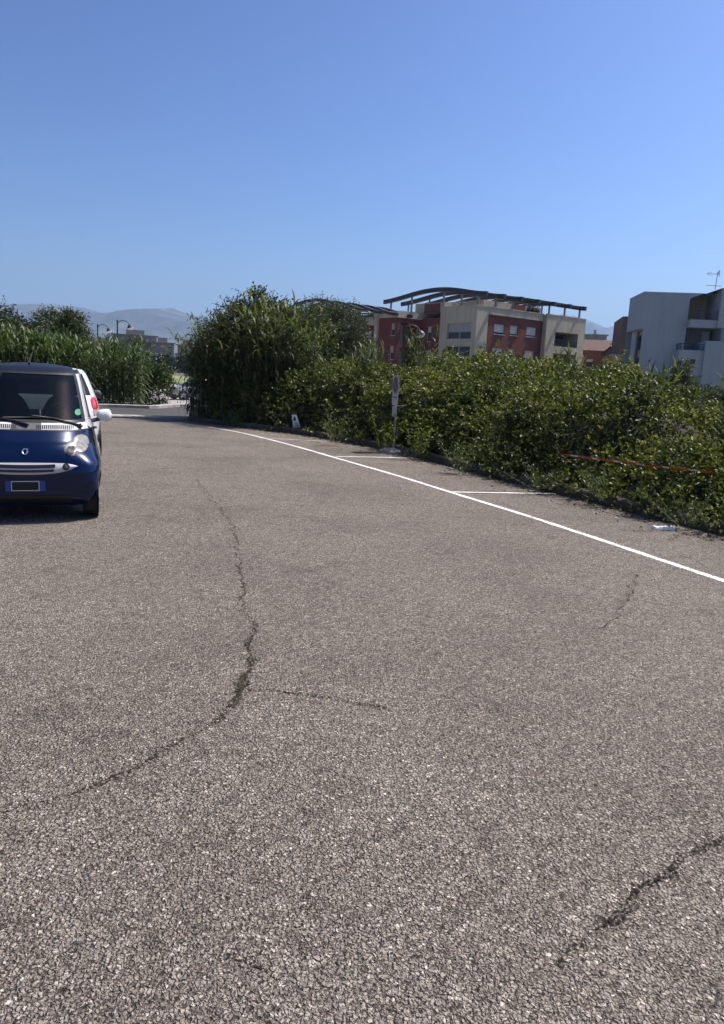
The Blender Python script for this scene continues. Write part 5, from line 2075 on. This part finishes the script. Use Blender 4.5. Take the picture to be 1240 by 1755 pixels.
    i.box(-0.56, 0.56, 0.62, 0.80, 0.70, 0.93)
    i.lathe([(0.0, 0.975), (0.045, 0.97), (0.045, 0.93)], 14, 'z', (0.05, 0.68, 0.0))
    i.lathe([(0.0, 0.975), (0.045, 0.97), (0.045, 0.93)], 14, 'z', (-0.10, 0.68, 0.0))
    i.box(-0.60, 0.60, 0.80, 2.3, 0.30, 0.62)
    i.build('dashboard', M['black'], t, bevel=0.02)
    for x in (-0.30, 0.32):
        s = MB()
        rows = []
        for z, w, y, d in ((0.62, 0.23, 1.45, 0.10), (0.8, 0.25, 1.5, 0.11), (1.05, 0.235, 1.58, 0.10), (1.15, 0.18, 1.61, 0.09), (1.20, 0.125, 1.62, 0.07), (1.32, 0.13, 1.64, 0.06), (1.375, 0.09, 1.645, 0.05), (1.385, 0.02, 1.645, 0.02)):
            rows.append([(x + w * math.copysign(abs(math.cos(a)) ** 0.7, math.cos(a)), y + d * math.sin(a), z) for a in np.linspace(0, 2 * math.pi, 20, endpoint=False)])
        s.grid(np.array(rows), 0, True)
        s.box(x - 0.24, x + 0.24, 1.0, 1.5, 0.5, 0.66)
        s.build('seat', M['seat'], t, smooth=True)
    sw = MB()
    ct = np.array([0.32, 0.97, 0.97])
    sw.tube([ct + 0.18 * np.array([math.cos(a), 0.35 * math.sin(a), 0.94 * math.sin(a)]) for a in np.linspace(0, 2 * math.pi, 29)], 0.014, 6, cap=False)
    sw.tube([ct + [-0.17, 0, 0], ct, ct + [0.17, 0, 0]], 0.018, 6)
    sw.tube([ct, ct + [0, -0.15, -0.06]], 0.03, 6)
    sw.build('steering_wheel', M['trim'], t, smooth=True)
    rm = MB()
    rm.box(-0.10, 0.10, 0.98, 1.0, 1.34, 1.40)
    rm.build('rear_view_mirror', M['black'], t, bevel=0.01)
    for y in (0.42, 2.16):
        for s in (-1, 1):
            wheel(t, s * 0.60, y, 0.28, 0.16, s)
    # tail lamps
    for sg in (-1, 1):
        l = MB()
        for z in (0.62, 0.72, 0.82):
            p = S.pt(sg * 0.86, z)
            nn = S.nrm(np.array(sg * 0.86), np.array(z))
            l.lathe([(0.0, 0.02), (0.03, 0.015), (0.038, 0.0)], 14, 'y', tuple(p))
        l.build('tail_light', M['red_lens'], t)
    return t


city_car()


def hatchback(label, loc, rz, paint, group, glass=None):
    """a five-door hatchback; local -y is its nose"""
    t = thing('parked_car', label, 'car', loc, rz, group)
    S = Shell([(0.20, 0.15, 3.92, 0.78), (0.32, 0.05, 3.99, 0.83), (0.50, 0.0, 4.02, 0.852), (0.68, 0.06, 4.02, 0.86), (0.80, 0.28, 4.01, 0.855), (0.88, 0.70, 3.99, 0.845), (0.95, 1.0, 3.96, 0.83), (1.05, 1.16, 3.91, 0.80), (1.20, 1.42, 3.80, 0.745), (1.35, 1.72, 3.66, 0.685), (1.44, 1.95, 3.52, 0.64), (1.49, 2.2, 3.36, 0.58)], 5.0)
    b = MB()
    S.patch(b, -1, 1, 190, 0.20, 0.955, 44)
    body = b.build('body', paint, t, smooth=True)
    ar = [(0.78, 0.31), (3.28, 0.31)]
    cut_arch(body, ar, 0.35)
    tw = S.t_of_x(0.90)
    c = MB()
    for sg in (-1, 1):
        S.patch(c, sg * tw, sg * (tw + 0.022), 4, 0.955, 1.44, 16)
        S.patch(c, sg * 0.545, sg * 0.555, 3, 0.955, 1.44, 16)
        S.patch(c, sg * 0.74, sg * 0.835, 12, 0.955, 1.44, 16)
        S.patch(c, sg * 0.83, sg * 1.0, 14, 0.955, 1.09, 8, 0.001)
    c.build('pillar', paint, t, smooth=True)
    tr = np.linspace(-1, 1, 121)
    rings = [S.pt(tr, np.full(121, z)) + S.nrm(tr, np.full(121, z)) * 0.002 for z in (1.42, 1.46)]
    base = S.pt(tr, np.full(121, 1.485))
    for k in np.linspace(0, 1, 8):
        sc = 1 - 0.999 * k
        q = base.copy()
        q[:, 0] *= sc
        q[:, 1] = 2.8 + (q[:, 1] - 2.8) * sc
        q[:, 2] = 1.485 + 0.035 * (1 - sc ** 2)
        rings.append(q)
    r = MB()
    r.grid(np.array(rings))
    r.build('roof', paint, t, smooth=True)
    gl = glass or M['car_glass']
    g = MB()
    S.patch(g, -tw, tw, 40, 0.955, 1.44, 16, -0.004)
    g.build('windscreen', gl, t, smooth=True)
    for sg in (-1, 1):
        for a0, a1 in ((tw + 0.022, 0.545), (0.555, 0.74)):
            g = MB()
            S.patch(g, sg * a0, sg * a1, 14, 0.955, 1.44, 12, -0.004)
            g.build('side_window', gl, t, smooth=True)
    g = MB()
    for sg in (-1, 1):
        S.patch(g, sg * 0.835, sg * 1.0, 14, 1.08, 1.40, 12, -0.004)
    g.build('rear_window', gl, t, smooth=True)
    h = MB()
    for cy, cz in ar:
        for s in (-1, 1):
            h.grid(np.array([[(s * xx, cy + 0.35 * math.cos(a), cz + 0.35 * math.sin(a)) for a in np.linspace(-0.4, math.pi + 0.4, 20)] for xx in (0.84, 0.5)]))
    h.box(-0.78, 0.78, 0.2, 3.9, 0.2, 0.28)
    h.box(-0.5, 0.5, 0.2, 3.9, 0.28, 0.8)
    h.build('underbody', M['black'], t)
    for y in (0.78, 3.28):
        for s in (-1, 1):
            wheel(t, s * 0.75, y, 0.31, 0.19, s)
    for sg in (-1, 1):
        l = MB()
        S.patch(l, lambda Z: sg * (0.800 + 0.05 * ((Z - 0.97) / 0.1) ** 4 * 0.3), lambda Z: sg * (0.852 - 0.05 * ((Z - 0.97) / 0.1) ** 4 * 0.3), 8, 0.88, 1.06, 12, 0.014)
        to = l.build('tail_light', M['red_lens'], t, smooth=True)
        l = MB()
        S.patch(l, sg * 0.812, sg * 0.848, 8, 0.79, 0.872, 6, 0.010)
        l.build('reverse_lens', M['clear_lens'], to, smooth=True)
        l = MB()
        S.patch(l, sg * 0.10, sg * 0.19, 10, 0.64, 0.78, 6, 0.006)
        l.build('headlight', M['lamp_bowl'], t, smooth=True)
        m = MB()
        rings = []
        for k in np.linspace(0, 1, 7):
            rr = 0.075 * max(0.03, 1 - (2 * k - 1) ** 4) ** 0.5
            rings.append([(sg * (0.83 + 0.19 * k), 1.25 + 0.6 * rr * math.cos(a), 1.02 + rr * math.sin(a)) for a in np.linspace(0, 2 * math.pi, 14, endpoint=False)])
        m.grid(np.array(rings), 0, True)
        m.build('mirror', M['trim'], t, smooth=True)
        st = MB()
        S.patch(st, sg * 0.545, sg * 0.548, 2, 0.35, 0.94, 10, 0.002)
        S.patch(st, sg * 0.33, sg * 0.333, 2, 0.40, 0.94, 10, 0.002)
        st.build('door_seam', M['black'], t)
    bp = MB()
    S.patch(bp, -0.16, 0.16, 40, 0.24, 0.40, 5, 0.006)
    bp.build('bumper_trim', M['trim'], t, smooth=True)
    bp = MB()
    for sg in (-1, 1):
        S.patch(bp, sg * 0.86, sg * 1.0, 16, 0.24, 0.40, 5, 0.006)
    bp.build('bumper_trim', M['trim'], t, smooth=True)
    pl = MB()
    pl.box(-0.26, 0.26, 4.022, 4.035, 0.55, 0.66)
    pl.box(-0.26, 0.26, -0.02, -0.005, 0.42, 0.53)
    pl.build('number_plate', M['plate_white'], t)
    it = MB()
    for x in (-0.36, 0.36):
        it.box(x - 0.22, x + 0.22, 2.1, 2.25, 0.7, 1.18)
        it.box(x - 0.22, x + 0.22, 2.9, 3.05, 0.7, 1.12)
    it.build('seat', M['seat'], t, bevel=0.03)
    return t


# white hatchback parked behind the small car, tail towards us
yw = math.radians(19)
cx_, sx_ = math.cos(yw), math.sin(yw)
lx, ly = -0.17, 4.35
wx = -3.33 + cx_ * lx - sx_ * ly
wy = 7.05 + sx_ * lx + cx_ * ly
# its tail sits at local y = 4.02 of the hatchback, so turn it half round
rz2 = yw + math.radians(5) + math.pi
tx, ty = -math.sin(rz2) * 4.02, math.cos(rz2) * 4.02
hatchback('white hatchback behind the small blue car, only its tail light side showing', (wx - tx, wy - ty, 0), rz2, M['white_car'], 'cars in the parking lot')

fw = gnd(314, 686, -0.62)
fz_ = math.radians(-53)
ox, oy = fw[0] - 1.12, fw[1] + 0.2
c1 = hatchback('silver hatchback in the far car park, front wheel showing in the gap', (ox, oy, -0.62), fz_, M['silver_car'], 'cars in the far car park')
c2 = hatchback('white hatchback in the far car park, right behind the silver one', (ox - 0.3, oy + 4.6, -0.62), fz_, M['white_car'], 'cars in the far car park')
dup(c1, (ox - 1.2, oy + 10.5, -0.62), fz_, 'silver hatchback third back in the far car park', 'cars in the far car park')
dup(c2, (ox - 4.5, oy + 24, -0.62), fz_, 'white hatchback furthest back in the far car park', 'cars in the far car park')


# ------------------------------------------------------------------ street furniture
def street_lamp(label, loc, rz, h, reach, drop=0.55):
    t = thing('street_lamp', label, 'street lamp', loc, rz, 'street lamps with curved necks')
    p = MB()
    p.tube([(0, 0, 0), (0, 0, h * 0.25), (0, 0, h)], [0.075, 0.06, 0.05], 10)
    p.lathe([(0.12, 0), (0.12, 0.25), (0.075, 0.3)], 12)
    p.build('pole', M['dark_steel'], t, smooth=True)
    a = MB()
    ar = [(reach * 0.5 - reach * 0.5 * math.cos(x), 0, h * 0.985 - 0.25 + 0.30 * math.sin(x) + 0.0) for x in np.linspace(0, math.pi * 0.95, 12)]
    a.tube(ar, 0.03, 8)
    a.build('arm', M['dark_steel'], t, smooth=True)
    e = np.array(ar[-1])
    s = MB()
    Mx = Matrix.Translation(Vector(e)) @ Matrix.Rotation(math.radians(-22), 4, 'Y')
    prof = [(0.03, 0.02), (0.12, -0.04), (0.20, -0.14), (0.235, -0.22), (0.235, -0.25)]
    s.lathe(prof, 20)
    s.v = [tuple(Mx @ Vector(q)) for q in s.v]
    hd = s.build('lamp_shade', M['dark_steel'], t, smooth=True)
    b = MB()
    b.lathe([(0.0, -0.40), (0.12, -0.38), (0.20, -0.31), (0.228, -0.252)], 20)
    b.v = [tuple(Mx @ Vector(q)) for q in b.v]
    b.build('lamp_bowl', M['lamp_white'], hd, smooth=True)
    return t


L1 = street_lamp('tall curved neck lamp standing above the reeds, right of its smaller neighbour', (-18.72, 55, -0.6), math.radians(8), 5.4, 0.85)
dup(L1, (-22.75, 62, -0.6), math.radians(8), 'smaller curved neck lamp above the reeds, left of the tall one')
dup(L1, (1.75, 40, -0.95), math.radians(5), 'curved neck lamp before the dark brick wall, beside young canes')
dup(L1, (-51.8, 170, -1.5), math.radians(8), 'tiny far lamp in the gap above the field, left of the pair')
dup(L1, (-50.0, 170, -1.7), math.radians(8), 'tiny far lamp in the gap above the field, right of the pair')


def parking_sign():
    t = thing('parking_sign', 'portable no parking sign with white plates on thin pole by the hedge', 'sign', (0.62, 15.85, 0), math.radians(-75))
    # local: panels face -y
    b = MB()
    b.lathe([(0.0, 0.10), (0.10, 0.10), (0.22, 0.085), (0.30, 0.05), (0.31, 0.0)], 26)
    b.build('base', M['concrete'], t, smooth=True)
    p = MB()
    p.tube([(0, 0, 0.08), (0.01, 0, 0.9), (0.015, 0, 1.64)], 0.022, 10)
    p.build('pole', M['galv'], t, smooth=True)

    def plate(name, x0, x1, z0, z1):
        m = MB()
        m.box(x0, x1, -0.036, -0.026, z0, z1)
        return m.build(name, M['sign_white'], t)
    a = plate('sign_panel', -0.21, 0.21, 1.24, 1.66)
    d = MB()
    d.lathe([(0.0, -0.040), (0.185, -0.040), (0.185, -0.037)], 36, 'y', (0, 0, 1.455))
    d.build('red_ring', M['sign_red'], a)
    d = MB()
    d.lathe([(0.0, -0.044), (0.145, -0.044), (0.145, -0.041)], 36, 'y', (0, 0, 1.455))
    d.build('blue_disc', M['sign_blue'], a)
    d = MB()
    d.box(-0.15, 0.15, -0.0475, -0.045, -0.022, 0.022, M=Matrix.Translation((0, 0, 1.455)) @ Matrix.Rotation(math.radians(45), 4, 'Y'))
    d.build('red_bar', M['sign_red'], a)
    a = plate('arrow_panel', -0.20, 0.20, 1.02, 1.23)
    d = MB()
    d.box(-0.10, 0.10, -0.040, -0.0375, 1.185, 1.20)
    d.poly([(-0.16, -0.04, 1.1925), (-0.10, -0.04, 1.17), (-0.10, -0.04, 1.215)])
    d.poly([(0.16, -0.04, 1.1925), (0.10, -0.04, 1.215), (0.10, -0.04, 1.17)])
    d.build('arrow', M['ink'], a)
    plate('lower_panel', -0.15, 0.15, 0.78, 1.0)
    cl = MB()
    cl.tube([(-0.05, -0.02, 1.02), (0.05, 0.06, 1.01), (0.3, 0.14, 1.05)], 0.008, 5)
    cl.build('tie_wire', M['galv'], t)
    return t


parking_sign()


def thin_post():
    q = gnd(337, 720)
    t = thing('marker_post', 'thin grey post with a small white plate at the road corner', 'post', (q[0] + 0.1, q[1] - 0.3, 0), math.radians(10))
    p = MB()
    p.tube([(0, 0, 0), (0.005, 0, 1.25)], 0.018, 8)
    p.build('pole', M['galv'], t, smooth=True)
    p = MB()
    p.box(-0.045, 0.045, -0.032, -0.022, 0.66, 0.82)
    p.build('plate', M['sign_white'], t)
    p = MB()
    p.box(-0.05, 0.05, -0.05, 0.05, -0.02, 0.03)
    p.build('foot', M['concrete'], t)


thin_post()

# barrier tape: from the corner post past the notice and the sign pole and on along the hedge
cp = np.array([gnd(337, 720)[:2].tolist() + [0.60], [-3.4, 21.25, 0.52], [-1.88, 19.9, 0.50], [-0.4, 18.1, 0.56], [0.62, 15.87, 0.76]])
cb = MB()
cb.tube(smooth_line(cp, 2), 0.006, 5)  # left run of the tape, hedge shade put into its dark colour
tag(cb.build('tape_in_shade', M['bramble_stem']), 'barrier tape drawn as a thin line darkened for hedge shade, strung from the corner post past the paper notice to the sign pole', 'tape_in_shade')
tp = np.array([[2.9, 10.95, 0.60], [3.16, 10.38, 0.62], [3.64, 9.38, 0.65], [4.14, 8.32, 0.71], [4.78, 6.7, 0.80], [5.68, 4.5, 0.85]])
tp, ts_ = resample(smooth_line(tp, 2), 0.05)
tb, nb = MB(), 0
stripe = 0.42
n_t, nn_t = normals2(tp)
tw_ang = 0.5 + 0.9 * np.sin(ts_ * 1.3) + 0.5 * np.sin(ts_ * 3.1)
for i in range(len(tp) - 1):
    q = []
    for j in (i, i + 1):
        o = np.array([nn_t[j, 0] * math.cos(tw_ang[j]), nn_t[j, 1] * math.cos(tw_ang[j]), math.sin(tw_ang[j])]) * 0.013
        q.append((tp[j] + o, tp[j] - o))
    tb.quad(q[0][0], q[1][0], q[1][1], q[0][1], int((ts_[i] % stripe) > stripe * 0.68))
tag(tb.build('barrier_tape', [M['tape_red'], M['tape_white']]), 'twisted red and white barrier tape strung along the right end of the bramble hedge', 'tape')


def notice():
    t = thing('paper_notice', 'white paper notice with printed black figure hanging crooked in front of the dark brambles', 'notice', (-1.95, 19.62, 0.5), math.radians(6))
    xs = np.linspace(-0.5, 0.5, 7)
    zs = np.linspace(0, -0.34, 9)
    g = []
    for z in zs:
        k = -z / 0.34
        w = 0.085 + 0.05 * k
        g.append([(x * w * 2 * 0.75 + 0.085 * k, -0.01 - 0.035 * math.sin(k * 2.6) * (1 + x) - 0.01 * math.cos(x * 6), z + 0.02 * k * x) for x in xs])
    m = MB()
    m.grid(np.array(g))
    sh = m.build('sheet', M['paper'], t, smooth=True)
    m = MB()
    m.poly([(0.0, -0.055, -0.03), (-0.028, -0.062, -0.15), (0.062, -0.066, -0.155), (0.03, -0.06, -0.05)])
    m.build('printed_figure', M['ink'], sh)
    m = MB()
    for k in range(4):
        z = -0.19 - 0.03 * k
        m.quad((-0.01 + 0.01 * k, -0.082, z), (0.10 + 0.01 * k, -0.085, z + 0.003), (0.10 + 0.01 * k, -0.085, z - 0.010), (-0.01 + 0.01 * k, -0.082, z - 0.013))
    m.build('printed_lines', M['grey_ink'], sh)


notice()

# crumpled white paper on the asphalt by the kerb
q = gnd(1138, 908)
rr = np.random.default_rng(21)
gx, gy = np.meshgrid(np.linspace(-0.13, 0.13, 12), np.linspace(-0.05, 0.05, 7))
gz = 0.012 + 0.05 * fbm(np.stack([gx * 14, gy * 20, 0 * gx], -1), 3, 5)
gz[0] = gz[-1] = 0.006
mb = MB()
mb.grid(np.stack([gx + 0.02 * np.sin(gy * 40), gy * (0.6 + 0.5 * np.cos(gx * 14)), gz], -1))
o = mb.build('litter_paper', M['paper'], loc=(q[0], q[1], 0))
o.rotation_euler = (0, 0, -0.35)
tag(o, 'crumpled white paper scrap lying on the asphalt near the kerb', 'litter')

# ------------------------------------------------------------------ haze over the whole plain
m, nt, p, out = nodes_of('air')
nt.nodes.remove(p)
pv = nt.nodes.new('ShaderNodeVolumePrincipled')
pv.inputs['Color'].default_value = (0.44, 0.66, 1.0, 1)
pv.inputs['Density'].default_value = 1.1e-4
pv.inputs['Anisotropy'].default_value = 0.2
nt.links.new(pv.outputs[0], out.inputs['Volume'])
mb = MB()
mb.box(-11500, 11500, -11500, 12500, -8, 960)
tag(mb.build('haze', m), kind='stuff')
